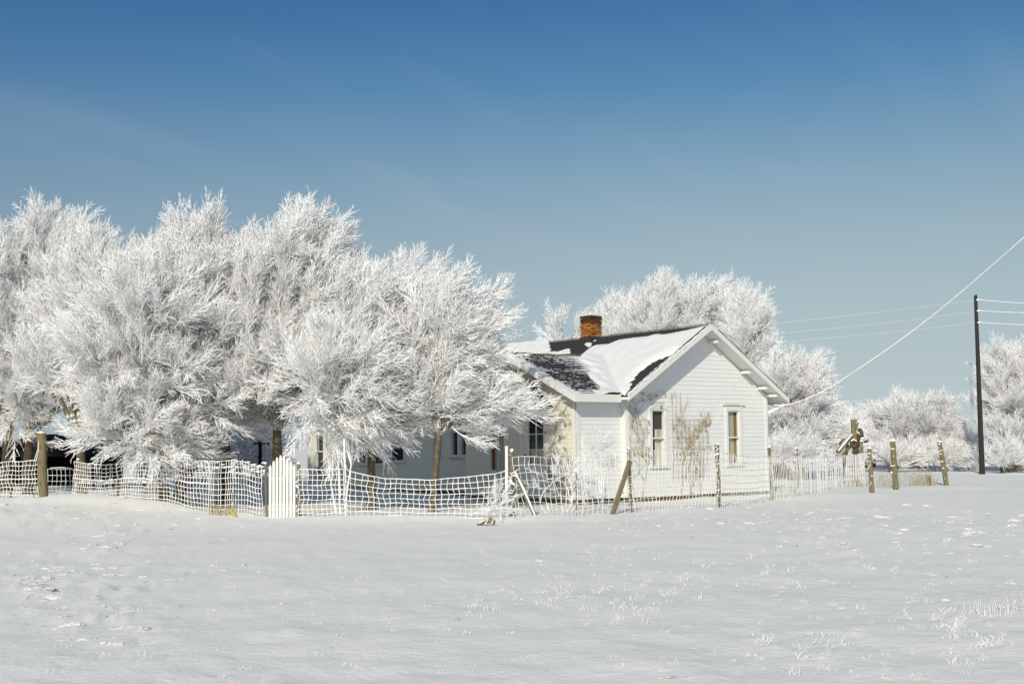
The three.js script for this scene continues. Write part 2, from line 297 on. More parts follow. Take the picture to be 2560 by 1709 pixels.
function windowAt(F, w, o = {}) {
  const [a0, a1, y0, y1] = w, g = new THREE.Group(); g.name = 'window'; house.add(g);
  const c = o.casing ?? 0.105, s = 0.035, ym = o.meet ?? (y0 + y1) / 2;
  trim(F, [[a0 - c, a0, y0, y1, 0.003, 0.04], [a1, a1 + c, y0, y1, 0.003, 0.04], [a0 - c, a1 + c, y1, y1 + c * 1.1, 0.003, 0.045]], 'casing', M.trim, g);
  trim(F, [[a0 - c - 0.03, a1 + c + 0.03, y0 - 0.045, y0, -0.10, 0.075]], 'sill', M.trim, g);
  if (o.shelf) trim(F, [[a0 - c - 0.12, a1 + c + 0.12, y1 + c * 1.1 + 0.03, y1 + c * 1.1 + 0.055, 0.0, 0.07]], 'drip_cap', M.trim, g);
  const sash = (b0, b1, c0, c1, e) => {
    trim(F, [[b0, b0 + s, c0, c1, e - 0.02, e + 0.02], [b1 - s, b1, c0, c1, e - 0.02, e + 0.02], [b0 + s, b1 - s, c0, c0 + s, e - 0.02, e + 0.02], [b0 + s, b1 - s, c1 - s, c1, e - 0.02, e + 0.02]], 'sash', M.trim, g);
    new MB().quad(F.P(b0 + s, c0 + s, e), F.P(b1 - s, c0 + s, e), F.P(b1 - s, c1 - s, e), F.P(b0 + s, c1 - s, e)).build('pane', M.glass, g);
  };
  if (o.single) sash(a0, a1, y0, y1, -0.02); else { sash(a0, a1, ym - 0.02, y1, -0.006); sash(a0, a1, y0, ym + 0.02, -0.048); }
  for (const [f0, f1, h0, h1, m, wav = 0.012] of o.curtains || []) { // hanging cloth with folds
    const b = new MB(), n = 14, A0 = lerp(a0, a1, f0), A1 = lerp(a0, a1, f1), Y0 = lerp(y0, y1, h0), Y1 = lerp(y0, y1, h1);
    for (let k = 0; k < n; k++) { const e = (q) => -0.085 - wav * Math.sin(q * 2.3) - wav * 0.6 * Math.sin(q * 5.1), p = lerp(A0, A1, k / n), q = lerp(A0, A1, (k + 1) / n); b.quad(F.P(p, Y0, e(k)), F.P(q, Y0, e(k + 1)), F.P(q, Y1, e(k)* 0.6 + e(k + 1) * 0.4), F.P(p, Y1, e(k))); }
    b.build('curtain', m, g);
  }
  return g;
}
const KM = 0.619, KW = 0.444, RID = 4.62, WRID = 3.87, Y0 = 0.104;
// front gable wall
const gyM = (a) => RID - 0.115 - KM * Math.abs(2.75 - a);
const wA = [0.90, 1.365, 0.875, 2.345], wA2 = [3.83, 4.295, 0.875, 2.345];
const fA = wall('front_gable_wall', [0, 0], [1, 0], [[0, Y0], [5.5, Y0], [5.5, gyM(5.5)], [2.75, gyM(2.75)], [0, gyM(0)]], [wA, wA2]);
windowAt(fA.F, wA, { meet: 1.613, curtains: [[0.42, 1.0, 0, 0.66, M.curtain], [0.0, 1.0, 0.66, 1, M.shade, 0.006]] });
windowAt(fA.F, wA2, { meet: 1.613, shelf: true, curtains: [[0, 0.74, 0, 1, M.blind, 0.003], [0.74, 1, 0.1, 1, M.ochre]] });
for (const q of [[0, 0.10, Y0, gyM(0) - 0.07, 0.002, 0.034], [5.40, 5.5, Y0, gyM(5.5) - 0.07, 0.002, 0.034]]) trim(fA.F, [q], 'corner_board');
// return between the front gable and the wing
const fR = wall('return_wall', [0, 0.174], [0, -1], [[0, Y0], [0.174, Y0], [0.174, 2.75], [0, 2.75]], [], false);
trim(fR.F, [[0.0, 0.174, Y0, 2.62, 0.002, 0.03]], 'corner_board');
// wing front wall and wing gable wall
const fB = wall('wing_front_wall', [-1.565, 0.174], [1, 0], [[0, Y0], [1.565, Y0], [1.565, 2.62], [0, 2.62]], []);
trim(fB.F, [[0, 0.09, Y0, 2.58, 0.002, 0.034]], 'corner_board');
const gyW = (a) => WRID - 0.11 - KW * Math.abs(2.293 - a), CV = 4.76;   // a = CV - v
const dC = [CV - 2.31, CV - 1.38, 0.16, 2.24], wC = [CV - 3.72, CV - 3.06, 0.78, 2.05];
const fC = wall('wing_gable_wall', [-1.565, CV], [0, -1], [[0, Y0], [4.586, Y0], [4.586, gyW(4.586)], [2.293, gyW(2.293)], [0, gyW(0)]], [dC, wC], true, 0.1165, house, M.shadeclap);
for (const q of [[0, 0.09, Y0, gyW(0) - 0.05, 0.002, 0.034], [4.49, 4.586, Y0, gyW(4.586) - 0.05, 0.002, 0.034]]) trim(fC.F, [q], 'corner_board');
windowAt(fC.F, [wC[0], (wC[0] + wC[1]) / 2 - 0.03, wC[2], wC[3]], { single: true, casing: 0.06, curtains: [[0, 0.55, 0, 1, M.browncurtain]] });
windowAt(fC.F, [(wC[0] + wC[1]) / 2 + 0.03, wC[1], wC[2], wC[3]], { single: true, casing: 0.06, curtains: [[0, 0.3, 0, 1, M.curtain]] });
{ // glazed door under the hood
  const g = new THREE.Group(); g.name = 'door'; house.add(g); const F = fC.F, [a0, a1, y0, y1] = dC;
  trim(F, [[a0 - 0.1, a0, y0, y1, 0.003, 0.042], [a1, a1 + 0.1, y0, y1, 0.003, 0.042], [a0 - 0.1, a1 + 0.1, y1, y1 + 0.11, 0.003, 0.045]], 'casing', M.trim, g);
  const b0 = a0 + 0.22, b1 = a1 - 0.11, ys = [1.0, 1.35, 1.75, 2.14], am = (b0 + b1) / 2;
  trim(F, [[a0, b0, y0, y1, -0.07, -0.03], [b1, a1, y0, y1, -0.07, -0.03], [b0, b1, y0, ys[0], -0.068, -0.034], [b0, b1, ys[3], y1, -0.07, -0.03]], 'door_panel', M.trim, g);
  trim(F, [[am - 0.014, am + 0.014, ys[0], ys[3], -0.066, -0.036], [b0, am - 0.014, ys[1] - 0.012, ys[1] + 0.012, -0.065, -0.038], [am + 0.014, b1, ys[1] - 0.012, ys[1] + 0.012, -0.065, -0.038], [b0, am - 0.014, ys[2] - 0.012, ys[2] + 0.012, -0.065, -0.038], [am + 0.014, b1, ys[2] - 0.012, ys[2] + 0.012, -0.065, -0.038]], 'glazing_bar', M.trim, g);
  for (let k = 0; k < 3; k++) for (const [p, q] of [[b0, am], [am, b1]]) new MB().quad(F.P(p, ys[k], -0.052), F.P(q, ys[k], -0.052), F.P(q, ys[k + 1], -0.052), F.P(p, ys[k + 1], -0.052)).build('pane', M.glass, g);
  new MB().quad(F.P(b0, 0.98, -0.10), F.P(b1, 0.98, -0.10), F.P(b1, 1.36, -0.10), F.P(b0, 1.36, -0.10)).build('curtain', M.blind, g);
  const k = new THREE.Mesh(new THREE.SphereGeometry(0.032, 12, 8), M.iron); k.name = 'knob'; k.position.copy(F.P(a0 + 0.1, 1.2, 0.0)); g.add(k);
}
// rear of the house, half hidden by the trees
const RV = 16.4, av = (v) => RV - v, wr = (v0, v1, y0, y1) => [av(v1), av(v0), y0, y1];
const rw = [wr(8.15, 8.57, 1.16, 1.88), wr(7.3, 7.64, 1.16, 1.88), wr(6.72, 7.17, 1.16, 1.88), wr(12.5, 12.95, 0.88, 1.88), wr(11.42, 12.1, 0.88, 1.88), wr(10.24, 11.05, 0.98, 1.88), wr(15.3, 15.85, 0.5, 2.1)];
const fL = wall('rear_side_wall', [0, RV], [0, -1], [[0, Y0], [RV - 4.77, Y0], [RV - 4.77, 2.6], [0, 2.6]], rw, true, 0.1165, house, M.shadeclap);
for (const w of rw) windowAt(fL.F, w, { casing: 0.07, single: w[1] - w[0] < 0.5 });
trim(fL.F, [[0, 0.1, Y0, 2.55, 0.002, 0.034]], 'corner_board');
wall('wing_rear_wall', [0, CV], [-1, 0], [[0, Y0], [1.565, Y0], [1.565, 2.62], [0, 2.62]], [], false);
wall('rear_end_wall', [5.5, RV], [-1, 0], [[0, Y0], [5.5, Y0], [5.5, 2.6], [2.75, 3.42], [0, 2.6]], [], false);
wall('main_end_wall', [5.5, 8.2], [-1, 0], [[0, 2.5], [5.5, 2.5], [5.5, gyM(5.5)], [2.75, gyM(2.75)], [0, gyM(0)]], [], false);
wall('far_side_wall', [5.5, 0], [0, 1], [[0, Y0], [RV, Y0], [RV, 2.7], [0, 2.7]], [], false);
trim(frame([0, 0], [1, 0]), [[0.05, 5.4, Y0 - 0.02, Y0 + 0.02, -RV + 0.2, -0.125]], 'floor', M.inside);
trim(frame([-1.4, 0.3], [1, 0]), [[0.0, 1.45, Y0 - 0.02, Y0 + 0.02, -4.3, 0]], 'floor', M.inside);
{ // partitions keep the rooms dark
  trim(frame([0, 3.6], [1, 0]), [[0.13, 5.37, Y0 + 0.02, 2.68, 0, 0.1]], 'partition', M.inside);
  trim(frame([0, 9.3], [1, 0]), [[0.13, 5.37, Y0 + 0.02, 2.68, 0, 0.1]], 'partition', M.inside);
  trim(frame([0, 0.13], [1, 0]), [[0.13, 5.37, 2.68, 2.72, -RV + 0.3, 0]], 'ceiling', M.inside);
  trim(frame([-1.44, 0.3], [1, 0]), [[0.0, 1.43, 2.52, 2.56, -4.3, 0]], 'ceiling', M.inside);
}
{ // foundation: posts and stones in the gap under the sill
  const r = mulberry(31), b = new MB(); const F = fA.F;
  for (let a = 0.05; a < 5.45;) { const w = 0.2 + 0.3 * r(); F && b.hexa([F.P(a, -0.3, -0.05), F.P(Math.min(5.48, a + w - 0.02), -0.3, -0.05), F.P(Math.min(5.48, a + w - 0.02), -0.3, -0.3), F.P(a, -0.3, -0.3), F.P(a, Y0 - 0.005, -0.07), F.P(Math.min(5.48, a + w - 0.02), Y0 - 0.005, -0.07), F.P(Math.min(5.48, a + w - 0.02), Y0 - 0.005, -0.3), F.P(a, Y0 - 0.005, -0.3)]); a += w; }
  for (const [o, d, n] of [[[-1.565, 0.174], [1, 0], 1.56], [[-1.565, CV], [0, -1], 4.58], [[0, RV], [0, -1], RV - CV]]) { const G = frame(o, d); b.hexa([G.P(0.02, -0.3, -0.05), G.P(n - 0.02, -0.3, -0.05), G.P(n - 0.02, -0.3, -0.3), G.P(0.02, -0.3, -0.3), G.P(0.02, Y0 - 0.005, -0.05), G.P(n - 0.02, Y0 - 0.005, -0.05), G.P(n - 0.02, Y0 - 0.005, -0.3), G.P(0.02, Y0 - 0.005, -0.3)]); }
  b.build('foundation', M.found, house);
}
// roofs: a slab of stepped shingle courses over white soffit boards
const inPoly = (x, y, P) => { let c = false; for (let i = 0, j = P.length - 1; i < P.length; j = i++) if ((P[i][1] > y) !== (P[j][1] > y) && x < (P[j][0] - P[i][0]) * (y - P[i][1]) / (P[j][1] - P[i][1]) + P[i][0]) c = !c; return c; };
const dPoly = (x, y, P) => { let m = 1e9; for (let i = 0, j = P.length - 1; i < P.length; j = i++) { const ax = P[j][0], ay = P[j][1], dx = P[i][0] - ax, dy = P[i][1] - ay, t = clamp(((x - ax) * dx + (y - ay) * dy) / (dx * dx + dy * dy + 1e-9)); m = Math.min(m, Math.hypot(x - ax - t * dx, y - ay - t * dy)); } return inPoly(x, y, P) ? m : -m; };
// slope: P(s, t) with s along the ridge and t down the slope measured in plan; yTop(t)
function slope(name, P, lo, hi, T, k, top, expo = 0.135, parent = house) {
  const b = new MB(), n = Math.round(T * Math.sqrt(1 + k * k) / expo), r = mulberry(77);
  for (let c = 0; c < n; c++) {
    const t0 = T * c / n, t1 = T * (c + 1) / n, y0 = top - k * t0, y1 = top - k * t1, a0 = lo(t0), a1 = hi(t0), c0 = lo(t1), c1 = hi(t1);
    const m = Math.max(1, Math.round((a1 - a0) / 0.3));
    for (let q = 0; q < m; q++) { // tabs sit a little unevenly
      const f0 = q / m, f1 = (q + 1) / m, j = (r() - 0.5) * 0.006, up = 0.012 + j, e = t1 + 0.006 * (r() - 0.5);
      const A = P(lerp(a0, a1, f0), t0, y0 + 0.001), B = P(lerp(a0, a1, f1) - 0.004, t0, y0 + 0.001), C = P(lerp(c0, c1, f1) - 0.004, e, y1 + up), D = P(lerp(c0, c1, f0), e, y1 + up);
      const dn = V3(0, -0.03, 0), q8 = [D.clone().add(dn), C.clone().add(dn), B.clone().add(dn), A.clone().add(dn), D, C, B, A];
      b.hexa(q8);
    }
  }
  const R = b.build(name, M.shingle, parent);
  // soffit and rafters' deck
  const d = new MB(), t1 = T - 0.005; d.hexa([P(lo(t1), t1, top - k * t1 - 0.095), P(hi(t1), t1, top - k * t1 - 0.095), P(hi(0), 0, top - 0.095), P(lo(0), 0, top - 0.095), P(lo(t1), t1, top - k * t1 - 0.034), P(hi(t1), t1, top - k * t1 - 0.034), P(hi(0), 0, top - 0.034), P(lo(0), 0, top - 0.034)]);
  const S = d.build('soffit', M.trim, R); void S; return R;
}
function snowSheet(name, P, s0, s1, T, k, top, fn, cell = 0.035, parent = house) {
  const ns = Math.round((s1 - s0) / cell), nt = Math.round(T / cell), H = [], b = new MB();
  for (let i = 0; i <= ns; i++) for (let j = 0; j <= nt; j++) H.push(fn(lerp(s0, s1, i / ns), T * j / nt));
  const id = (i, j) => i * (nt + 1) + j, pos = H.map((h, q) => { const i = Math.floor(q / (nt + 1)), j = q % (nt + 1), t = T * j / nt; return P(lerp(s0, s1, i / ns), t, top - k * t + 0.004 + Math.max(-0.012, h)); });
  const map = new Map(), pp = [], uv = [], ix = [], vid = (q) => { if (!map.has(q)) { map.set(q, pp.length / 3); pp.push(pos[q].x, pos[q].y, pos[q].z); uv.push(pos[q].x + 0.1 * pos[q].y, pos[q].z); } return map.get(q); };
  for (let i = 0; i < ns; i++) for (let j = 0; j < nt; j++) { const a = id(i, j), B = id(i + 1, j), c = id(i + 1, j + 1), d = id(i, j + 1); if (Math.max(H[a], H[B], H[c], H[d]) <= 0) continue; ix.push(vid(a), vid(d), vid(c), vid(a), vid(c), vid(B)); }
  void b; const g = new THREE.BufferGeometry(); g.setAttribute('position', new THREE.Float32BufferAttribute(pp, 3)); g.setAttribute('uv', new THREE.Float32BufferAttribute(uv, 2)); g.setIndex(ix); g.computeVertexNormals();
  let up = 0; for (let q = 1; q < g.attributes.normal.array.length; q += 3) up += g.attributes.normal.array[q];
  if (up < 0) { const I = g.index.array; for (let q = 0; q < I.length; q += 3) { const s = I[q]; I[q] = I[q + 1]; I[q + 1] = s; } g.computeVertexNormals(); }
  const m = new THREE.Mesh(g, M.roofsnow); m.name = name; m.castShadow = m.receiveShadow = true; parent.add(m); return m;
}
const OF = 0.473, OS = 0.387, VE = 8.55;
const PL = (s, t, y) => L3(2.75 - t, s, y), PR = (s, t, y) => L3(2.75 + t, s, y);
const roofL = slope('main_roof', PL, () => -OF, () => VE, 2.75 + OS, KM, RID), roofR = slope('main_roof', PR, () => -OF, () => VE, 2.75 + OS, KM, RID);
const RBARE = [[2.9, -0.6], [2.70, -0.43], [2.62, -0.04], [2.55, 0.25], [2.50, 0.59], [2.45, 0.94], [2.52, 1.35], [2.44, 1.61], [2.45, 2.00], [2.44, 2.42], [2.42, 2.72], [2.31, 2.87], [2.23, 2.98], [2.26, 3.40], [2.22, 3.58], [2.13, 3.65], [2.01, 3.70], [1.87, 3.66], [1.6, 3.71], [1.6, 3.9], [1.72, 3.99], [1.89, 4.29], [2.08, 4.54], [2.22, 4.65], [2.17, 4.80], [2.09, 4.98], [2.15, 5.57], [2.31, 5.64], [2.45, 5.93], [2.56, 5.99], [2.65, 6.19], [2.9, 6.3]].map(([u, v]) => [v, 2.75 - u]);
const ISL = [[2.42, 4.27], [2.47, 4.15], [2.42, 3.92], [2.24, 3.76], [2.19, 3.84]].map(([u, v]) => [v, 2.75 - u]);
const ISL2 = [[2.52, 4.0], [2.57, 3.98], [2.56, 3.84], [2.50, 3.86]].map(([u, v]) => [v, 2.75 - u]);
const RAKE = [[1.5, -0.33], [1.34, -0.26], [1.34, -0.16], [1.26, -0.16], [1.19, 0.0], [1.08, 0.12], [0.95, 0.13], [0.78, 0.16], [0.58, 0.15], [0.37, 0.06], [0.22, 0.04], [0.12, -0.05], [-0.04, -0.2], [-0.22, -0.3], [-0.40, -0.36], [-0.45, -0.42], [-0.2, -0.42], [0.2, -0.38], [0.6, -0.36], [1.0, -0.36], [1.3, -0.38]].map(([u, v]) => [v, 2.75 - u]);
const fray = (s, t) => 0.035 * n2(s * 7, t * 7) + 0.02 * n2(s * 21, t * 21);
const courseM = (2.75 + OS) / Math.round((2.75 + OS) * Math.sqrt(1 + KM * KM) / 0.135), courseW = 2.68 / Math.round(2.68 * Math.sqrt(1 + KW * KW) / 0.135);
snowSheet('roof_snow', PL, -OF - 0.02, VE, 2.75 + OS, KM, RID, (s, t) => {
  const f = fray(s, t); let e = Math.max(dPoly(s, t, RBARE), dPoly(s, t, RAKE) + 0.6 * f + 0.02 * Math.sin(t / courseM * 6.28)) + f * 0.5;
  e = Math.min(e, -Math.max(dPoly(s, t, ISL), dPoly(s, t, ISL2)) + 0.01);
  const h = 0.10 * Math.sqrt(clamp(-e / 0.22, 0, 1)) - (e > 0 ? 0.02 : 0) + 0.012 * n2(s * 1.3, t * 1.3) * smooth(0, 0.3, -e);
  return Math.min(h, 0.02 + 0.5 * Math.max(0, 2.75 + OS - t + 0.02));
});
snowSheet('roof_snow', PR, -OF - 0.02, VE, 2.75 + OS, KM, RID, (s, t) => 0.05 + 0.02 * n2(s * 1.3, t * 1.3) - 0.09 * smooth(0.35, 0.1, t + 0.1 * n2(s * 2, 4)), 0.07);
// lower roof over the rear rooms
for (const P of [PL, PR]) { slope('rear_roof', P, () => 8.25, () => RV + 0.35, 2.75 + OS, 0.29, 3.58); snowSheet('roof_snow', P, 8.25, RV + 0.37, 2.75 + OS, 0.29, 3.58, (s, t) => 0.07 + 0.025 * n2(s * 1.1, t * 1.3), 0.09); }
// wing: ridge runs to the valley with the main roof
const PF = (s, t, y) => L3(s, 2.467 - t, y), PB = (s, t, y) => L3(s, 2.467 + t, y), val = (t) => Math.min(1.54, 2.75 - (RID - WRID + KW * t) / KM);
const roofF = slope('wing_roof', PF, () => -1.95, val, 2.68, KW, WRID), roofK = slope('wing_roof', PB, () => -1.95, val, 2.68, KW, WRID);
const WBARE = [[-1.75, 2.6], [-0.6, 2.6], [0.15, 2.3], [0.01, 2.03], [-0.09, 1.70], [-0.22, 1.38], [-0.39, 1.01], [-0.52, 0.76], [-0.59, 0.55], [-0.91, 0.30], [-1.50, 0.27], [-1.47, 0.51], [-1.50, 0.70], [-1.54, 0.90], [-1.53, 1.14], [-1.50, 1.40], [-1.39, 1.71], [-1.36, 1.87], [-1.48, 1.91], [-1.41, 2.12], [-1.55, 2.3]].map(([u, v]) => [u, 2.467 - v]);
snowSheet('wing_roof_snow', PF, -1.97, 1.58, 2.68, KW, WRID, (s, t) => {
  const vl = val(t) - s, d = dPoly(s, t, WBARE) + 1.3 * fray(s, t), ph = (t / courseW) % 1;
  if (vl < -0.14) return -1;
  // course butts poke out of the thin dusting; deep snow fills the valley
  const deep = smooth(0.95, 0.25, vl + 0.25 * n2(s * 1.5, t * 1.2) + 0.22 * (t / 2.68 - 0.5)) * 0.10;
  const cover = 0.02 + 1.0 * smooth(0.02, -0.5, d) + 0.22 * smooth(0.2, 0.65, n2(s * 2.2 + 5, t * 3)) + 0.25 * smooth(1.55, 1.15, t) * smooth(-0.9, 0.0, s);
  const thr = cover + 0.22 * n2(s * 9, t * 5) + 0.16 * n2(s * 33, t * 33) - ph * 1.05;
  const rake = 0.012 * smooth(-1.62, -1.85, s);
  return Math.max(deep - 0.012, clamp(thr * 0.03, -0.02, 0.012) + rake * (thr > -0.2 ? 1 : 0));
}, 0.025);
snowSheet('wing_roof_snow', PB, -1.97, 1.54, 2.68, KW, WRID, (s, t) => s > val(t) ? -1 : 0.05 + 0.02 * n2(s, t), 0.08);
{ // ridge boards, fascia and rake boards
  const b = new MB(); b.bar(L3(2.75, -OF - 0.03, RID + 0.025), L3(2.75, VE, RID + 0.025), 0.05, 0.022); b.build('ridge_cap', M.wood, roofL);
  const c = new MB(); c.bar(L3(-1.97, 2.467, WRID + 0.02), L3(1.5, 2.467, WRID + 0.02), 0.05, 0.022); c.build('ridge_cap', M.wood, roofF);
  const rake = (P0, P1, h, name = 'rake_board') => { const a = new MB(), d = V3().subVectors(P1, P0).normalize(); void d; const n = Math.abs(P0.x - P1.x) > 0.1 ? V3(0, 0, 0.028) : V3(-0.028, 0, 0); const dn = V3(0, -h, 0); a.hexa([P0.clone().add(dn), P0.clone().add(dn).add(n), P1.clone().add(dn).add(n), P1.clone().add(dn), P0.clone(), P0.clone().add(n), P1.clone().add(n), P1.clone()]); return a.build(name, M.trim, house); };
  const E = 2.75 + OS;
  rake(L3(2.75 - E, -OF, RID - KM * E + 0.02), L3(2.75, -OF, RID + 0.02), 0.15); rake(L3(2.75, -OF, RID + 0.02), L3(2.75 + E, -OF, RID - KM * E + 0.02), 0.15);
  rake(L3(-1.95, 2.467 - 2.68, WRID - KW * 2.68 + 0.02), L3(-1.95, 2.467, WRID + 0.02), 0.165); rake(L3(-1.95, 2.467, WRID + 0.02), L3(-1.95, 2.467 + 2.68, WRID - KW * 2.68 + 0.02), 0.165);
  const fb = new MB(), ye = WRID - KW * 2.68;
  fb.box(L3(-1.168, 2.467 - 2.68 - 0.012, ye - 0.075), [1.562, 0.165, 0.024]); fb.build('fascia', M.trim, house);
  const fs = new MB(); fs.tube([L3(-1.94, -0.22, ye + 0.02), L3(-1.5, -0.222, ye + 0.012), L3(-1.0, -0.22, ye + 0.02), L3(-0.4, -0.22, ye + 0.014)], [0.02, 0.024, 0.02, 0.022], 6); fs.build('eave_snow', M.roofsnow, house);
  const fd = new MB(); fd.box(L3(2.75 - E - 0.012, (VE + 5.2) / 2, RID - KM * E - 0.07), [0.024, 0.16, VE - 5.2]); fd.box(L3(2.75 + E + 0.012, (VE - OF) / 2, RID - KM * E - 0.07), [0.024, 0.16, VE + OF]); fd.build('fascia', M.trim, house);
  // lookouts under the right rake and at the eave
  for (const [u, dz] of [[3.15, 0.3], [4.43, 0.3], [5.12, 0.3], [5.46, 0.42]]) { const q = RID - 0.097 - KM * (u - 2.75); new MB().box(L3(u, -0.2, q - 0.075), [0.075, 0.07, dz]).build('lookout', M.trim, house); }
  new MB().bar(L3(5.53, -0.03, 2.30), L3(5.80, -0.38, 2.52), 0.05, 0.07).build('eave_brace', M.trim, house);
  // snow that clings along the left rake
  const rs = new MB(), pts = []; for (let k = 0; k <= 40; k++) { const u = lerp(2.72, 2.75 - E, k / 40); pts.push(L3(u, -OF - 0.005 + 0.01 * n2(k * 0.4, 2), RID - KM * (2.75 - u) + 0.03 + 0.01 * n2(k * 0.5, 7))); }
  rs.tube(pts, (f, i) => 0.026 + 0.012 * n2(i * 0.35, 3), 6); rs.build('rake_snow', M.roofsnow, house);
}
{ // chimney of single bricks
  const C = new THREE.Group(); C.name = 'chimney'; house.add(C);
  const cu = 2.758, cv = 4.3185, S = 0.408, r = mulberry(8), y0 = 4.35, cH = 0.077, n = 12;
  new MB().box(L3(cu, cv, (y0 + n * cH + y0) / 2 - 0.004), [S - 0.03, n * cH - 0.01, S - 0.03]).build('mortar_core', M.mortar, C);
  const geos = [0, 1, 2].map((k) => { const b = new MB(); const e = 0.003 * k; b.box(V3(0, 0, 0), [0.196 - e, 0.064, 0.098]); return b.geometry(); });
  for (let c = 0; c < n; c++) {
    const y = y0 + (c + 0.5) * cH, off = c % 2 ? 0.05 : -0.05, out = c >= n - 2 ? 0.012 : 0;
    for (let s = 0; s < 4; s++) for (let k = 0; k < 2; k++) {
      const m = new THREE.Mesh(geos[Math.floor(r() * 3)], c >= n - 2 ? bricksS[1] : c === n - 3 ? bricksS[r() < 0.6 ? 0 : 1] : c === n - 4 && r() < 0.4 ? bricksS[0] : bricksM[Math.floor(r() * 4)]);
      m.name = 'brick'; const a = s * Math.PI / 2, along = (k - 0.5) * 0.204 + off, q = S / 2 - 0.049 + out + (r() - 0.5) * 0.008;
      m.position.set(cu + Math.cos(a) * q + Math.sin(a) * along, y, -cv + Math.sin(a) * q - Math.cos(a) * along); m.rotation.y = Math.PI / 2 - a + (r() - 0.5) * 0.02; m.castShadow = m.receiveShadow = true; C.add(m);
    }
  }
  const f = new MB(); f.box(L3(cu - 0.0, cv, RID - 0.07), [S + 0.1, 0.16, S + 0.1]); f.build('flashing', M.shingle, C);
  new MB().box(L3(cu, cv, y0 + n * cH + 0.004), [S - 0.13, 0.02, S - 0.13]).build('flue_mouth', M.soot, C);
}
{ // small hood over the side door
  const G = new THREE.Group(); G.name = 'door_hood'; house.add(G);
  const vm = 1.83, k = 0.74, T = 0.80, top = 3.02, ul = -2.45;
  for (const sgn of [-1, 1]) {
    const P = (s, t, y) => L3(s, vm + sgn * t, y), R = new MB();
    for (let c = 0; c < 7; c++) { const t0 = T * c / 7, t1 = T * (c + 1) / 7; R.hexa([P(ul, t1, top - k * t1 - 0.03), P(-1.57, t1, top - k * t1 - 0.03), P(-1.57, t0, top - k * t0 - 0.03), P(ul, t0, top - k * t0 - 0.03), P(ul, t1, top - k * t1 + 0.014), P(-1.57, t1, top - k * t1 + 0.014), P(-1.57, t0, top - k * t0), P(ul, t0, top - k * t0)]); }
    R.build('hood_shingles', M.shingle, G);
    new MB().box(P((ul - 1.57) / 2, T - 0.02, top - k * T - 0.13), [0.86, 0.19, 0.03]).build('hood_fascia', M.trim, G);
    snowSheet('hood_snow', P, ul - 0.02, -1.58, T, k, top, (s, t) => 0.075 * smooth(-1.72, -2.05, s + 0.1 * n2(s * 3, t * 3)) - 0.01 - 0.012 * smooth(0.4, 0.9, (t / T * 7) % 1) + 0.018 * smooth(-1.9, -1.6, s) * (sgn > 0 ? 1 : 0.55), 0.03, G);
    new MB().bar(P(-1.60, T - 0.1, 2.0), P(-2.2, T - 0.1, 2.38), 0.05, 0.07).build('hood_bracket', M.trim, G);
  }
  new MB().box(L3(-2.0, vm, 2.40), [0.82, 0.03, 1.5]).build('hood_ceiling', M.trim, G);
  new MB().tri(L3(ul, vm - T, 2.42), L3(ul, vm + T, 2.42), L3(ul, vm, top - 0.02)).build('hood_gable', M.trim, G);
  new MB().bar(L3(ul, vm, top + 0.01), L3(-1.57, vm, top + 0.01), 0.05, 0.03).build('ridge_cap', M.wood, G);
}
// ---------------------------------------------------------------- dry vines on the walls
function crawler(F, b, r, a, y, da, dy, len, rad, depth, e = 0.05, leaves, lim = [1.58, 3.1, 0, 2.9]) {
  const pts = [F.P(a, y, e)]; const n = Math.ceil(len / 0.09);
  for (let k = 0; k < n; k++) {
    const t = Math.atan2(dy, da) + (r() - 0.5) * 0.9; da = Math.cos(t); dy = Math.sin(t); a += da * 0.09; y += dy * 0.09; if (a < lim[0] || a > lim[1]) { da = -da; a = clamp(a, lim[0], lim[1]); } if (y > lim[3]) break; pts.push(F.P(a, y, e + 0.02 * r()));
    if (depth > 0 && r() < 0.30) crawler(F, b, r, a, y, Math.cos(t + (r() < 0.5 ? 1 : -1) * (0.6 + r())), Math.sin(t + (r() - 0.5) * 1.6), len * (0.3 + 0.4 * r()), rad * 0.65, depth - 1, e, leaves, lim);
    if (leaves && r() < leaves) { const c = F.P(a + (r() - 0.5) * 0.1, y + (r() - 0.5) * 0.1, e + 0.02 + 0.03 * r()), s = 0.03 + 0.03 * r(), q = r() * 6.3; const X = F.D.clone().multiplyScalar(Math.cos(q) * s).add(V3(0, Math.sin(q) * s, 0)).addScaledVector(F.N, 0.02 * r()), Y = F.D.clone().multiplyScalar(-Math.sin(q) * s).add(V3(0, Math.cos(q) * s, 0)).addScaledVector(F.N, 0.02 * r()); b.quad(c.clone().sub(X), c.clone().add(Y), c.clone().add(X), c.clone().sub(Y)); }
  }
  if (pts.length > 1) b.tube(pts, (f) => rad * (1 - 0.6 * f), 4, false);
}
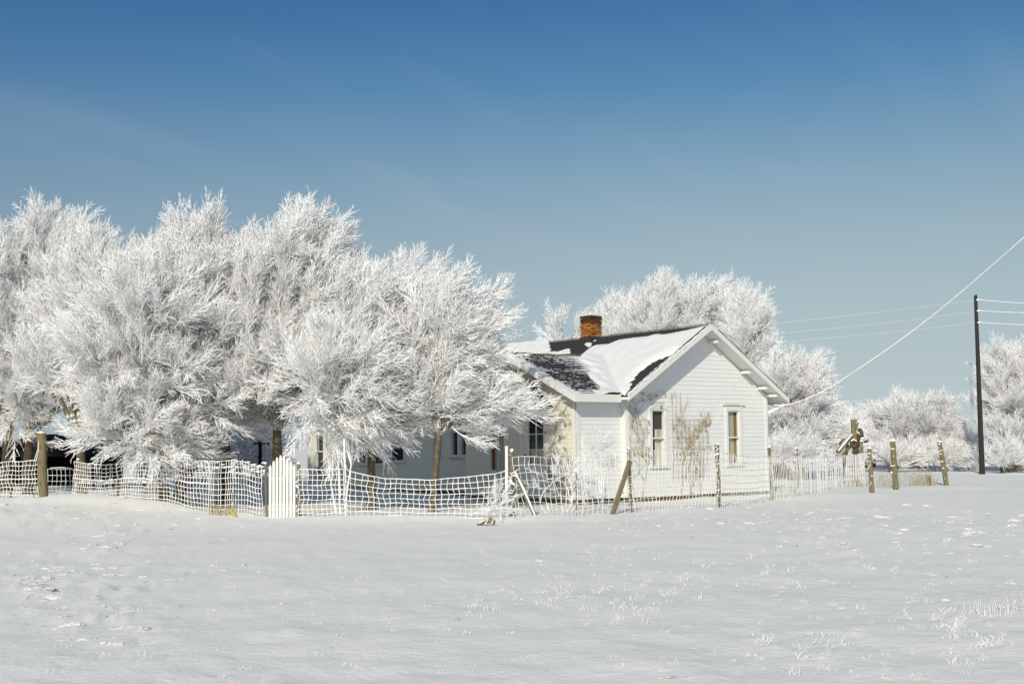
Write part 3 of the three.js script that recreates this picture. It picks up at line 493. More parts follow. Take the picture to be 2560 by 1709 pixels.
{
  const toWorld = (g) => { g.position.set(HX, 0, HZ); g.rotation.y = TH; return g; }, F = fA.F, r = mulberry(91);
  let g = toWorld(base('climbing_vine', 0, 0, 0)); tag(g, 'dry tan climbing vine on white front gable wall between its two windows', 'vine');
  const t = new MB(); for (let a = 1.62; a < 3.1; a += 0.165) t.tube([F.P(a, 0.5, 0.05), F.P(a + 0.01, 1.4, 0.055), F.P(a, 2.1 + 0.7 * (a < 2 ? 1 : 0), 0.05)], [0.0045, 0.0045, 0.0045], 4); for (let y = 0.6; y < 2.2; y += 0.15) t.tube([F.P(1.6, y, 0.055), F.P(2.3, y - 0.01, 0.06), F.P(3.05, y, 0.055)], [0.0045, 0.0045, 0.0045], 4); t.build('string_trellis', M.greyvine, g);
  const b = new MB(), lv = 0.5;
  for (const [a, y, da, dy, len, rad, dep, lf] of [[1.9, 0.15, 0.1, 1, 1.3, 0.010, 1, 0.12], [2.2, 0.15, 0.2, 1, 1.3, 0.011, 1, 0.12], [2.6, 0.15, -0.1, 1, 1.0, 0.009, 1, 0.1], [2.0, 1.25, 0.5, 0.8, 0.8, 0.011, 1, 0.25], [2.25, 1.2, 0.9, 0.55, 0.9, 0.012, 1, 0.3], [2.4, 1.25, -0.6, 0.5, 0.5, 0.010, 1, 0.35], [1.85, 1.2, 0.8, 0.2, 0.6, 0.010, 1, 0.35], [2.1, 1.3, 0.3, 0.5, 0.4, 0.010, 1, 0.35],
    [2.95, 1.5, 0.0, 1, 0.7, 0.008, 1, 0.2], [2.4, 1.75, 0.8, 0.6, 0.7, 0.011, 1, 0.2], [2.0, 1.9, 0.1, 1, 0.9, 0.007, 1, 0.03], [1.75, 1.9, -0.1, 1, 1.0, 0.007, 1, 0.03], [1.65, 1.4, 0, 1, 1.1, 0.006, 1, 0.04], [1.9, 1.3, 0.2, 1, 0.8, 0.008, 2, 0.1], [2.3, 1.5, 0.5, 1, 0.7, 0.008, 2, 0.1], [2.6, 1.3, 0.2, 1, 0.8, 0.008, 2, 0.1], [1.7, 1.1, 0.6, 0.8, 0.9, 0.007, 2, 0.1], [2.0, 2.2, 0.4, 1, 0.6, 0.006, 1, 0.02]]) crawler(F, b, r, a, y, da, dy, len, rad, dep, 0.06, lf);
  b.build('vine_stems', M.vine, g);
  g = toWorld(base('climbing_vine', 0, 0, 0)); tag(g, 'dry vine on corner of front gable wall left of the curtained window', 'vine');
  const c = new MB(), L2 = [0.03, 0.74, 0, 2.6]; for (const [a, y, da, dy, len, rad, lf] of [[0.12, 0.15, 0, 1, 2.2, 0.010, 0.05], [0.45, 0.15, 0.1, 1, 1.6, 0.009, 0.06], [0.1, 1.28, 1, 0.05, 0.5, 0.010, 0.6], [0.3, 1.3, 0.8, -0.05, 0.4, 0.010, 0.6]]) crawler(F, c, r, a, y, da, dy, len, rad, 1, 0.06, lf, L2); c.build('vine_stems', M.vine, g);
  const c2 = new MB(); for (const [a, y, da, dy, len] of [[0.3, 1.7, 0.2, 1, 1.0], [0.15, 1.9, 0.8, 0.8, 1.2], [0.5, 1.4, -0.1, 1, 0.9]]) crawler(F, c2, r, a, y, da, dy, len, 0.008, 2, 0.06, 0.05, [0.03, 1.5, 0, 2.9]); c2.build('bare_stems', M.greyvine, g);
  g = toWorld(base('climbing_vine', 0, 0, 0)); tag(g, 'bare grey vine hanging on shaded side gable beside the glazed door', 'vine');
  const d = new MB(); for (const [v, y] of [[1.15, 0.2], [0.95, 0.2], [0.7, 0.2], [1.1, 1.2], [0.9, 1.7], [0.5, 0.2]]) crawler(fC.F, d, r, CV - v, y, 0.1 * (r() - 0.5), 1, 1.5, 0.008, 1, 0.06, 0.15, [CV - 1.25, CV - 0.3, 0, 2.4]); d.build('vine_stems', M.greyvine, g);
}

// ---------------------------------------------------------------- frosted trees
function sprayGeometry(seed, opt = {}) { // one hoar-frosted spray about a metre long, growing along +y
  const r = mulberry(seed), b = new MB(), R = opt.r ?? 0.0135, pts = [], rot = (v, ax, a) => v.clone().applyAxisAngle(ax, a);
  let p = V3(0, 0, 0), d = V3(0, 1, 0); pts.push(p.clone());
  for (let k = 0; k < 6; k++) { d.add(V3((r() - 0.5) * 0.26, 0.06, (r() - 0.5) * 0.26)).normalize(); p = p.clone().addScaledVector(d, 0.165); pts.push(p); }
  b.tube(pts, (f) => R * (1 - 0.5 * f), 3, false);
  const N = opt.n ?? 15;
  for (let k = 0; k < N; k++) {
    const f = 0.06 + 0.92 * (k + r() * 0.6) / N, i = Math.min(5, Math.floor(f * 6)), o = pts[i].clone().lerp(pts[i + 1], f * 6 - i), ax = V3().subVectors(pts[i + 1], pts[i]).normalize();
    const side = rot(V3(ax.y, -ax.x, 0.001).normalize(), ax, k * 2.4 + r()), ang = 0.34 + 0.38 * r(), s = ax.clone().multiplyScalar(Math.cos(ang)).addScaledVector(side, Math.sin(ang)).normalize(), L = (0.50 - 0.28 * f) * (0.6 + 0.7 * r());
    const m = o.clone().addScaledVector(s, L * 0.55), e = m.clone().addScaledVector(s.clone().addScaledVector(ax, 0.45).add(V3((r() - 0.5) * 0.3, 0, (r() - 0.5) * 0.3)).normalize(), L * 0.5);
    b.tube([o, m, e], [R * 0.72, R * 0.62, R * 0.3], 3, false);
    const ns = 4;
    for (let q = 0; q < ns; q++) { const g = (q + 0.5 + r() * 0.4) / ns, c = g < 0.55 ? o.clone().lerp(m, g / 0.55) : m.clone().lerp(e, (g - 0.55) / 0.45), dd = s.clone().addScaledVector(rot(V3(s.y, -s.x, 0.01).normalize(), s, r() * 6.3), 0.55).addScaledVector(ax, 0.3).normalize(); b.twig(c, c.clone().addScaledVector(dd, (0.07 + 0.12 * r()) * (1.15 - 0.4 * g)), R * 0.62, R * 0.3); }
  }
  return b.geometry();
}
const SPRAYS = [1, 2, 3, 4].map((k) => sprayGeometry(100 + k));
const FINE = [1, 2, 3].map((k) => sprayGeometry(200 + k, { r: 0.0135, n: 13 }));
const bez = (a, b, c, t) => a.clone().multiplyScalar((1 - t) * (1 - t)).addScaledVector(b, 2 * t * (1 - t)).addScaledVector(c, t * t);
// crowns: list of {c: point, r: [x, y, z], limbs, den}; wind leans the tips
function frostTree(o) {
  const { name = 'frosted_tree', foot, label, seed, crowns, fork = 1.3, trunk = 0.13, stems = 1, wind = [0.25, 0.35], tw = 1, sprayS = 0.75, geos = SPRAYS, bark = M.bark, group } = o;
  const r = mulberry(seed), g = base(name, foot.x, foot.y, foot.z); tag(g, label, o.category || 'tree', group);
  const lc = (p) => p.clone().sub(foot), rv = () => V3(r() - 0.5, r() - 0.5, r() - 0.5).multiplyScalar(2);
  const trunkB = new MB(), twigB = new MB(), mats = geos.map(() => []); const W = V3(wind[0], wind[1], wind[2] || 0);
  const q = new THREE.Quaternion(), q2 = new THREE.Quaternion(), YY = V3(0, 1, 0);
  const put = (p, d, s) => { q.setFromUnitVectors(YY, d.clone().normalize()); q2.setFromAxisAngle(YY, r() * 6.283); q.multiply(q2); mats[Math.floor(r() * geos.length)].push(new THREE.Matrix4().compose(p, q.clone(), V3(s, s, s))); };
  const forks = [];
  for (let s = 0; s < stems; s++) {
    const a = s / stems * 6.28 + r(), sp = stems > 1 ? 0.10 + 0.12 * r() : 0, top = V3(Math.cos(a) * sp * 2.2 + (o.lean ? o.lean[0] : 0), fork * (0.85 + 0.3 * r()), Math.sin(a) * sp + (o.lean ? o.lean[1] : 0)), b0 = V3(Math.cos(a) * sp * 0.7, -0.25, Math.sin(a) * sp * 0.7), pts = [], k = 7;
    const mid = b0.clone().lerp(top, 0.5).add(V3((r() - 0.5) * 0.16, 0, (r() - 0.5) * 0.16));
    for (let i = 0; i <= k; i++) pts.push(bez(b0, mid, top, i / k));
    trunkB.tube(pts, (f) => trunk * (1.35 - 0.5 * f) * (f < 0.2 ? 1.25 - f * 1.2 : 1), 8); forks.push(top);
  }
  trunkB.build('trunk', bark, g);
  for (const cr of crowns) {
    const C = lc(cr.c), [rx, ry, rz] = cr.r, nL = cr.limbs || 9;
    for (let l = 0; l < nL; l++) {
      // a point on the crown's outer shell for the limb to reach
      const az = (l + r() * 0.7) / nL * 6.283 * 2.618, yy = lerp(cr.low ?? -0.55, 0.95, Math.sqrt((l + 0.5) / nL)), hr = Math.sqrt(Math.max(0, 1 - yy * yy)), k = 0.72 + 0.26 * r();
      const tip = C.clone().add(V3(Math.cos(az) * hr * rx * k, yy * ry * k, Math.sin(az) * hr * rz * k)), f0 = forks[Math.floor(r() * forks.length)];
      const st = f0.clone(), mid = st.clone().lerp(tip, 0.45).add(V3(0, 0.25 * (tip.y - st.y) + 0.25, 0)).addScaledVector(V3(tip.x - st.x, 0, tip.z - st.z), -0.12).add(rv().multiplyScalar(0.18));
      const LB = new MB(), pts = []; for (let i = 0; i <= 8; i++) pts.push(bez(st, mid, tip, i / 8).add(i && i < 8 ? rv().multiplyScalar(0.05) : V3()));
      const rl = trunk * 0.62 * (cr.thin || 1); LB.tube(pts, (f) => rl * Math.pow(1 - f, 0.8) + 0.012 * tw, 6); LB.build('limb', bark === M.frost ? bark : M.limb, g);
      if (r() < 0.5) { // a leader shoots out past the crown
        const ld = V3().subVectors(pts[8], pts[6]).normalize().multiplyScalar(0.5).addScaledVector(W, 1.6).add(V3(0, 0.25, 0)).normalize(), ll = (0.45 + 0.65 * r()) * Math.min(1, ry * 0.8), e = tip.clone().addScaledVector(ld, ll);
        twigB.tube([tip, tip.clone().lerp(e, 0.5).add(rv().multiplyScalar(0.04)), e], (t) => 0.014 * tw * (1 - 0.5 * t), 4, false);
        for (let k2 = 0; k2 < 7; k2++) put(tip.clone().lerp(e, k2 / 6), ld.clone().addScaledVector(rv(), 0.4), sprayS * (0.75 - 0.05 * k2));
      }
      const len = st.distanceTo(tip), nb = Math.round((cr.den || 1) * (4.5 + len * 3.0));
      for (let b = 0; b < nb; b++) {
        const f = 0.2 + 0.8 * (b + r()) / nb, i = Math.min(7, Math.floor(f * 8)), p = pts[i].clone().lerp(pts[i + 1], f * 8 - i), td = V3().subVectors(pts[i + 1], pts[i]).normalize();
        const out = p.clone().sub(C).divide(V3(rx, ry, rz)); const inside = clamp(1 - out.length()); out.normalize();
        const bd = rv().multiplyScalar(0.6).addScaledVector(td, 0.7).addScaledVector(out, 0.75).addScaledVector(W, 1).normalize(), bl = (0.5 + 0.6 * r()) * (0.55 + 0.75 * inside) * Math.min(rx, ry, rz) * 0.55 + 0.25;
        const e = p.clone().addScaledVector(bd, bl).add(V3(W.x, W.y + (o.droop || 0) * hr, W.z).multiplyScalar(0.22 * bl)), m = p.clone().lerp(e, 0.5).add(rv().multiplyScalar(0.08 * bl));
        const bp = [0, 0.33, 0.66, 1].map((t) => bez(p, m, e, t)); twigB.tube(bp, (t) => 0.017 * tw * (1 - 0.55 * t), 4, false);
        const ns = Math.max(2, Math.round(bl / 0.145));
        for (let s = 0; s < ns; s++) {
          const t = 0.15 + 0.85 * (s + 0.5 * r()) / ns, sp = bez(p, m, e, t), sd = rv().multiplyScalar(0.48).addScaledVector(bd, 0.75).addScaledVector(W, 1.0).add(V3(0, (o.droop || 0) * smooth(0.2, -0.7, yy), 0));
          const size = sprayS * (0.5 + 0.75 * r()); put(sp, sd, size);
        }
        put(e, bd.clone().addScaledVector(W, 0.6), sprayS * (0.75 + 0.5 * r()));
      }
    }
  }
  if (twigB.size) twigB.build('branches', M.frosttwig, g).userData.kind = 'stuff';
  let total = 0;
  mats.forEach((ms, k) => { if (!ms.length) return; total += ms.length; const im = new THREE.InstancedMesh(geos[k], o.frost || M.treefrost, ms.length); ms.forEach((m, i) => im.setMatrixAt(i, m)); im.name = 'frosted_twigs'; im.userData.kind = 'stuff'; im.castShadow = im.receiveShadow = true; g.add(im); });
  void total; return g;
}
// crown from the photograph: centre pixel, radii in pixels, depth, depth radius in metres
const cw = (px, py, rx, ry, d, rz, limbs, extra = {}) => ({ c: at(px, py, d), r: [rx * d / PX - 0.45, ry * d / PX - 0.5, rz - 0.2].map((v) => Math.max(v, 0.22)), limbs, ...extra });
const YARD = 'frosted trees in the yard';
frostTree({ foot: ground(18, 36), seed: 21, label: 'frosted tree at far left edge, dark trunk behind the netting', crowns: [cw(30, 815, 180, 225, 36, 2.6, 20), cw(20, 1000, 160, 110, 35, 1.6, 9)], trunk: 0.15, fork: 1.5, wind: [0.05, 0.42], bark: M.darkbark, group: YARD });
frostTree({ foot: ground(72, 35), seed: 22, label: 'tall frosted tree topped by an upright tuft, behind the thick corner post', crowns: [cw(150, 800, 170, 240, 36.5, 2.6, 20), cw(112, 600, 70, 95, 36.5, 0.5, 4), cw(190, 1010, 130, 110, 35, 1.5, 8)], trunk: 0.14, fork: 1.6, wind: [0.05, 0.42], bark: M.darkbark, group: YARD });
frostTree({ foot: ground(208, 32), seed: 23, label: 'frosted tree with leaning bare trunk right of the wire gate', crowns: [cw(265, 825, 165, 225, 33, 2.3, 20), cw(120, 960, 130, 110, 32, 1.5, 6)], trunk: 0.12, fork: 1.7, lean: [-0.1, 0], wind: [0.1, 0.4], group: YARD });
frostTree({ foot: ground(425, 29.8), seed: 24, label: 'low frosted tree whose branches hang over the left netting', crowns: [cw(370, 900, 185, 215, 29.3, 2.2, 24), cw(330, 1105, 150, 115, 28.4, 0.9, 13, { thin: 0.6, den: 1.2 }), cw(500, 1005, 120, 100, 29, 1.1, 8, { thin: 0.7 }), cw(450, 790, 130, 150, 29.6, 1.3, 9, { thin: 0.8 }), cw(255, 1000, 110, 110, 29.2, 1.0, 7, { thin: 0.7 }), cw(300, 860, 140, 140, 29.8, 1.2, 8, { thin: 0.8 })], trunk: 0.13, fork: 0.95, stems: 2, wind: [0.12, 0.22], group: YARD });
frostTree({ foot: ground(562, 31), seed: 25, label: 'big frosted tree with thick dark trunk behind netting left of picket gate', crowns: [cw(520, 800, 185, 232, 32, 2.5, 24), cw(570, 995, 170, 115, 30.1, 1.3, 11, { thin: 0.7, den: 1.2 }), cw(620, 800, 150, 170, 30, 1.4, 9, { thin: 0.8 }), cw(560, 900, 150, 130, 29.4, 1.2, 9, { thin: 0.7 })], trunk: 0.16, fork: 1.3, wind: [0.18, 0.36], bark: M.darkbark, group: YARD });
frostTree({ foot: ground(692, 30.3), seed: 26, label: 'tallest frosted tree rising above the picket gate, tips swept right', crowns: [cw(745, 765, 140, 250, 31, 2.3, 22), cw(700, 1010, 185, 125, 29.3, 1.3, 12, { thin: 0.7, den: 1.2 }), cw(815, 830, 120, 160, 29.8, 1.2, 9, { thin: 0.8 }), cw(740, 930, 140, 130, 29.2, 1.2, 9, { thin: 0.7 })], trunk: 0.12, fork: 1.7, wind: [0.42, 0.32], group: YARD });
frostTree({ foot: ground(855, 28), seed: 27, label: 'pale many stemmed frosted shrub right of the picket gate', crowns: [cw(835, 965, 150, 135, 27.8, 1.3, 13, { thin: 0.8 })], trunk: 0.016, fork: 1.25, stems: 4, wind: [0.3, 0.2], bark: M.frost, group: YARD });
frostTree({ foot: ground(926, 29), seed: 28, label: 'frosted tree before the long shaded house wall, slim dark trunk', crowns: [cw(905, 868, 155, 205, 30, 2.0, 19, { den: 0.85 }), cw(985, 1035, 160, 92, 28.6, 1.0, 10, { thin: 0.7 }), cw(1000, 950, 105, 120, 29, 1.0, 7, { thin: 0.8, den: 0.8 })], trunk: 0.085, fork: 1.6, wind: [0.46, 0.26], group: YARD });
frostTree({ foot: ground(1078, 28.2), seed: 29, label: 'rightmost yard tree, frosted boughs reaching over the side door', crowns: [cw(1115, 850, 135, 135, 28.6, 1.3, 13, { den: 0.8, low: -0.8 }), cw(1050, 990, 110, 115, 28.4, 1.0, 9, { thin: 0.7, den: 0.9 }), cw(1235, 1040, 95, 66, 28.2, 0.7, 6, { thin: 0.5 })], trunk: 0.075, fork: 1.9, lean: [0.18, 0], wind: [0.46, 0.26], group: YARD });
frostTree({ foot: ground(1035, 44), seed: 30, label: 'thin hazy frosted tree standing behind the house roof left end', crowns: [cw(1020, 800, 105, 175, 44, 1.6, 12, { den: 0.45 })], trunk: 0.10, fork: 2.4, wind: [0.4, 0.4], geos: FINE, group: YARD });
const FARG = 'frosted trees beyond the house';
frostTree({ foot: ground(1680, 60), seed: 41, label: 'large round frosted tree rising behind the roof ridge', crowns: [cw(1695, 865, 165, 145, 60, 3.0, 24), cw(1740, 930, 140, 110, 59, 2.4, 8)], trunk: 0.2, fork: 2.2, wind: [0.25, 0.35], sprayS: 0.95, geos: FINE, group: FARG });
frostTree({ foot: ground(1530, 62), seed: 42, label: 'frosted tree behind the brick chimney', crowns: [cw(1550, 860, 85, 105, 62, 1.9, 9, { den: 0.6 })], trunk: 0.16, fork: 2.2, wind: [0.25, 0.3], sprayS: 0.95, geos: FINE, group: FARG });
frostTree({ foot: ground(1410, 66), seed: 43, label: 'small frosted crown just left of the brick chimney', crowns: [cw(1420, 838, 62, 55, 66, 1.2, 6, { den: 0.45 })], trunk: 0.12, fork: 2.6, wind: [0.25, 0.3], sprayS: 0.9, geos: FINE, group: FARG });
frostTree({ foot: ground(1860, 56), seed: 44, label: 'frosted tree with one raised tip behind the right roof slope', crowns: [cw(1870, 860, 60, 140, 56, 1.5, 11, { den: 0.7 })], trunk: 0.12, fork: 2, wind: [0.2, 0.5], sprayS: 0.9, geos: FINE, group: FARG });
frostTree({ foot: ground(1950, 50), seed: 45, label: 'wide frosted tree with dark low limbs beside the right house corner', crowns: [cw(1975, 1010, 95, 105, 50, 2.2, 16), cw(2040, 1105, 90, 60, 49, 1.4, 8)], trunk: 0.13, fork: 0.9, stems: 3, wind: [0.25, 0.25], sprayS: 0.85, geos: FINE, group: FARG });
frostTree({ foot: ground(2290, 62), seed: 46, label: 'broad low frosted tree left of the dark utility pole', crowns: [cw(2285, 1085, 120, 78, 62, 2.6, 22), cw(2280, 1140, 150, 55, 61, 2.0, 10, { thin: 0.5 })], trunk: 0.15, fork: 0.7, stems: 3, wind: [0.1, 0.32], sprayS: 0.9, geos: FINE, group: FARG });
frostTree({ foot: ground(2175, 66), seed: 47, label: 'small frosted tree right of the derelict machine', crowns: [cw(2180, 1110, 95, 66, 66, 1.8, 12)], trunk: 0.12, fork: 0.6, stems: 2, wind: [0.1, 0.3], sprayS: 0.85, geos: FINE, group: FARG });
frostTree({ foot: ground(2535, 56), seed: 48, label: 'frosted tree with upright plumes at right edge beyond the pole', crowns: [cw(2540, 1020, 95, 110, 56, 2.2, 16), cw(2530, 1110, 100, 60, 55, 1.8, 8, { thin: 0.6 }), cw(2497, 930, 34, 80, 56, 0.5, 4), cw(2585, 930, 50, 85, 56, 0.8, 5)], trunk: 0.14, fork: 0.8, stems: 2, wind: [0.0, 0.45], sprayS: 0.8, geos: FINE, group: FARG });
frostTree({ name: 'frosted_shrub', category: 'shrub', foot: ground(2425, 60), seed: 49, label: 'low frosted shrub at the foot of the utility pole', crowns: [cw(2420, 1140, 95, 55, 60, 1.2, 9)], trunk: 0.05, fork: 0.3, stems: 3, wind: [0.1, 0.2], sprayS: 0.7, geos: FINE });
frostTree({ name: 'frosted_shrub', category: 'shrub', foot: ground(1480, 29.2), seed: 50, label: 'fine white frosted shrub before the wing front wall', crowns: [cw(1478, 1150, 70, 92, 29.2, 0.6, 6, { den: 0.4 })], trunk: 0.012, fork: 0.25, stems: 4, wind: [0.25, 0.3], sprayS: 0.3, tw: 0.3, geos: FINE, bark: M.frost });
frostTree({ name: 'frosted_shrub', category: 'shrub', foot: ground(1400, 27.5), seed: 51, label: 'thin frosted brush behind the netting right of the corner post', crowns: [cw(1400, 1205, 110, 75, 27.4, 0.5, 7, { den: 0.4 })], trunk: 0.010, fork: 0.2, stems: 5, wind: [0.2, 0.2], sprayS: 0.26, tw: 0.3, geos: FINE, bark: M.frost });
frostTree({ name: 'frosted_shrub', category: 'shrub', foot: ground(1255, 25.0), seed: 52, label: 'frosted weed clump at the foot of the white corner post', crowns: [cw(1238, 1280, 85, 66, 25.0, 0.45, 8, { den: 0.8 })], trunk: 0.006, fork: 0.1, stems: 5, wind: [0.1, 0.2], sprayS: 0.15, tw: 0.25, geos: FINE, bark: M.frost });
frostTree({ name: 'frosted_shrub', category: 'shrub', foot: ground(2080, 58), seed: 53, label: 'low white shrub behind the derelict machine', crowns: [cw(2090, 1140, 85, 52, 58, 1.2, 8)], trunk: 0.04, fork: 0.3, stems: 3, wind: [0.1, 0.25], sprayS: 0.7, geos: FINE });

for (const [px, py, d, rx, ry, rz, label] of [[2235, 1162, 57, 80, 44, 1.2, 'low frosted thicket between the rime banded post and leaning post'], [2345, 1160, 57.5, 85, 46, 1.2, 'low frosted thicket behind the leaning post'], [2510, 1168, 53.5, 80, 42, 1.2, 'low frosted thicket around the far pale post'], [1985, 1150, 47, 85, 46, 1.2, 'low frosted thicket right of the house corner'],
  [360, 1130, 41, 110, 75, 1.4, 'shaded thicket seen under the low left tree'], [480, 1135, 43, 100, 72, 1.4, 'shaded thicket left of the clothesline posts'], [610, 1135, 42, 110, 75, 1.4, 'shaded thicket seen left of the picket gate']])
  frostTree({ name: 'frosted_thicket', category: 'thicket', foot: ground(px, d), seed: 60 + Math.round(px), label, crowns: [cw(px, py, rx, ry, d, rz, 9)], trunk: 0.03, fork: 0.3, stems: 4, wind: [0.15, 0.25], sprayS: 0.7, geos: FINE });

// ---------------------------------------------------------------- fences
const FENCE_POSTS = 'fence';
function post(parent, px, depth, topPy, w, m = M.wood, o = {}) { // round or split post; foot below the snow
  const f = ground(px, depth), t = at(o.topPx ?? px, topPy, depth), b = new MB(), r = mulberry(Math.floor(px * 7 + depth)), pts = [];
  for (let k = 0; k <= 8; k++) { const q = f.clone().setY(f.y - 0.3).lerp(t, k / 8); q.x += (r() - 0.5) * w * 0.12; pts.push(q); }
  b.tube(pts, (s) => w / 2 * (1.04 - 0.08 * s + 0.05 * Math.sin(s * 9 + px)), o.sides || 9);
  const P = b.build('post', m, parent);
  if (o.cap !== 0) { const c = new MB(); c.tube([t.clone().add(V3(0, -0.012, 0)), t.clone().add(V3(0.004, 0.016, 0)), t.clone().add(V3(0, 0.03, 0))], [w / 2 * 1.06, w / 2 * 0.98, w * 0.2], 9); c.build('frost_cap', M.frost, P); }
  if (o.frost) { // rime clinging to one side in bands
    const c = new MB(), n = Math.round(o.frost * 8);
    for (let k = 0; k < n; k++) { const s = r(), q = pts[0].clone().lerp(pts[8], 0.28 + 0.72 * s), a = Math.PI * (0.05 + 0.5 * r()), d = V3(-Math.cos(a), 0, Math.sin(a)), e = q.clone().addScaledVector(d, w / 2); const L = w * (0.12 + 0.35 * r()); c.tube([e.clone().add(V3(-L * 0.8, (r() - 0.5) * 0.04, 0)), e.clone().addScaledVector(d, 0.012), e.clone().add(V3(L * 0.7, (r() - 0.5) * 0.04, -0.01))], [0.006, 0.014 + 0.012 * r(), 0.006], 5); }
    c.build('rime', M.frost, P).userData.kind = 'stuff';
  }
  return { f, t };
}
// woven wire between two points on the ground; tops in metres above the ground
function netting(parent, A, B, hA, hB, o = {}) {
  const r = mulberry(o.seed || 5), b = new MB(), L = Math.hypot(B.x - A.x, B.z - A.z), cell = o.cell || 0.12, nv = Math.round(L / cell), rows = o.rows || 9, sag = o.sag || 0, fr = o.r || 0.0098, off = o.off ?? 0.05;
  const dx = (B.x - A.x) / L, dz = (B.z - A.z) / L, nx = -dz, nz = dx, s = (nz > 0 ? 1 : -1), hs = [];
  for (let k = 0; k <= rows; k++) hs.push(0.02 + 0.98 * Math.pow(k / rows, o.pow || 1.12));
  const W = 0.42 * (o.wob ?? 1), sd = (o.seed || 5) * 3.7;
  const P = (t, h) => { // t along, h 0..1
    const top = lerp(hA, hB, t) - sag * 4 * t * (1 - t) - (o.dip ? o.dip(t) : 0), x = lerp(A.x, B.x, t), z = lerp(A.z, B.z, t), g = lerp(terr(x, z), lerp(A.y, B.y, t), 0.0);
    const j = (0.02 + 0.05 * (1 - h)) * W; const along = (0.05 * n2(t * L * 0.9 + sd, h * 2.2) + 0.025 * n2(t * L * 3.1 + sd, h * 5)) * W * 1.6 + (o.slant || 0) * (h - 0.5) * n2(t * L * 0.25 + sd, 3), bulge = 0.07 * n2(t * L * 0.5 + sd, h * 1.7) * W;
    return V3(x + dx * along + s * nx * (off + bulge), g - 0.03 + (top + 0.03) * h + 0.018 * n2(t * L * 1.6 + sd, h * 7 + 3) * W * (h > 0.02 ? 1 : 0) - j * 0, z + dz * along + s * nz * (off + bulge));
  };
  const seg = Math.max(8, Math.round(L / 0.11));
  for (let k = 0; k <= rows; k++) { const pts = []; for (let i = 0; i <= seg; i++) pts.push(P(i / seg, hs[k])); const f = (o.heavy && o.heavy.includes(k)) ? 2.1 : (k === rows ? 1.15 : 1); b.tube(pts, (q, i) => fr * f * (o.hr || 1) * (0.85 + 0.35 * n2(i * 0.31 + k * 9, sd)), 4, false); }
  for (let i = 0; i <= nv; i++) { const pts = [], t = i / nv, j = (r() - 0.5) * 0.012; if (o.gap && r() < o.gap) continue; for (let k = 0; k <= rows; k++) pts.push(P(clamp(t + j * (k / rows)), hs[k])); b.tube(pts, (q, k) => fr * (o.vr || 0.95) * (0.8 + 0.4 * n2(i * 1.7, k * 0.8 + sd)), 4, false); }
  return b.build('wire_netting', M.frostnet, parent);
}
const H0 = (px, d, py) => { const g = ground(px, d); return at(px, py, d).y - g.y; };
{ // left fence
  const F = base('netting_fence', 0, 0, 0); tag(F, 'frosted wire netting fence at far left ending at thick round corner post', 'fence');
  post(F, 112, 31, 1081, 0.235, M.palewood, { topPx: 102, sides: 14 }); post(F, 27, 31.8, 1198, 0.06, M.wood, { cap: 0 }); post(F, 86, 31.4, 1180, 0.04, M.wood, { cap: 0 });
  netting(F, ground(-160, 32.8), ground(106, 31), H0(-160, 32.8, 1172), H0(106, 31, 1149), { seed: 3, cell: 0.115, rows: 9, heavy: [5], wob: 1.3, off: 0.1 });
  const b = new MB(); for (const [x, y, X, Y] of [[84, 1153, 95, 1118], [90, 1150, 96, 1122], [95, 1118, 96, 1100]]) b.twig(at(x, y, 30.9), at(X, Y, 30.9), 0.012, 0.009, 4); b.build('loose_wire', M.frostnet, F);
  const G = base('netting_gate', 0, 0, 0); tag(G, 'thin wire gate between thick round post and brown gate post', 'gate');
  netting(G, ground(122, 32.2), ground(188, 32.2), H0(122, 32.2, 1172), H0(188, 32.2, 1172), { seed: 4, cell: 0.105, rows: 6, r: 0.0075, vr: 1.1, wob: 0.35, pow: 1.3 });
  const c = new MB(); c.tube([at(124, 1170, 32.1), at(150, 1168, 32.1), at(176, 1170, 32.1), at(184, 1176, 32.1), at(187, 1188, 32.1), at(188, 1240, 32.1)], [0.012, 0.012, 0.012, 0.012, 0.012, 0.012], 6); c.build('gate_rail', M.frostnet, G);
}
{
  const F = base('netting_fence', 0, 0, 0); tag(F, 'long frosted netting fence from brown post to the picket gate', 'fence');
  post(F, 194, 31, 1148, 0.085, M.wood, { frost: 1 }); post(F, 295, 29.6, 1190, 0.055, M.wood, { cap: 0 }); post(F, 397, 28.6, 1172, 0.05, M.wood, { frost: 0.6, cap: 0 }); post(F, 532, 27.6, 1160, 0.05, M.wood, { cap: 0 }); post(F, 668, 26.3, 1158, 0.045, M.wood, { topPx: 663 });
  const hs = [[194, 31, 1153], [295, 29.6, 1160], [397, 28.6, 1153], [532, 27.6, 1152], [592, 26.95, 1149], [664, 26.3, 1166]];
  hs.slice(1).forEach((q, k) => { const p = hs[k]; netting(F, ground(p[0], p[1]), ground(q[0], q[1]), H0(...p), H0(...q), { seed: 11 + k, cell: 0.098, rows: 10, heavy: k < 3 ? [6] : [], gap: k < 2 ? 0.15 : 0.03, wob: k < 3 ? 1.0 : 0.7, slant: 0.12, off: 0.1 }); });
  // snow lying in the mesh where drifting flakes caught
  const r = mulberry(6), b = new MB(); for (let k = 0; k < 200; k++) { const px = 200 + (k < 120 ? 230 * r() : 230 + 230 * r()), d = lerp(30.9, 26.35, (px - 194) / 470), p = at(px, k < 120 ? 1203 + (r() - 0.5) * 10 : 1172 + (r() - 0.5) * 34, d - 0.1); b.tube([p.clone().add(V3(-0.05, 0, 0)), p, p.clone().add(V3(0.05, 0.01, 0))], [0.006, 0.022, 0.006], 5, false); } b.build('caught_frost', M.frostnet, F).userData.kind = 'stuff';
}
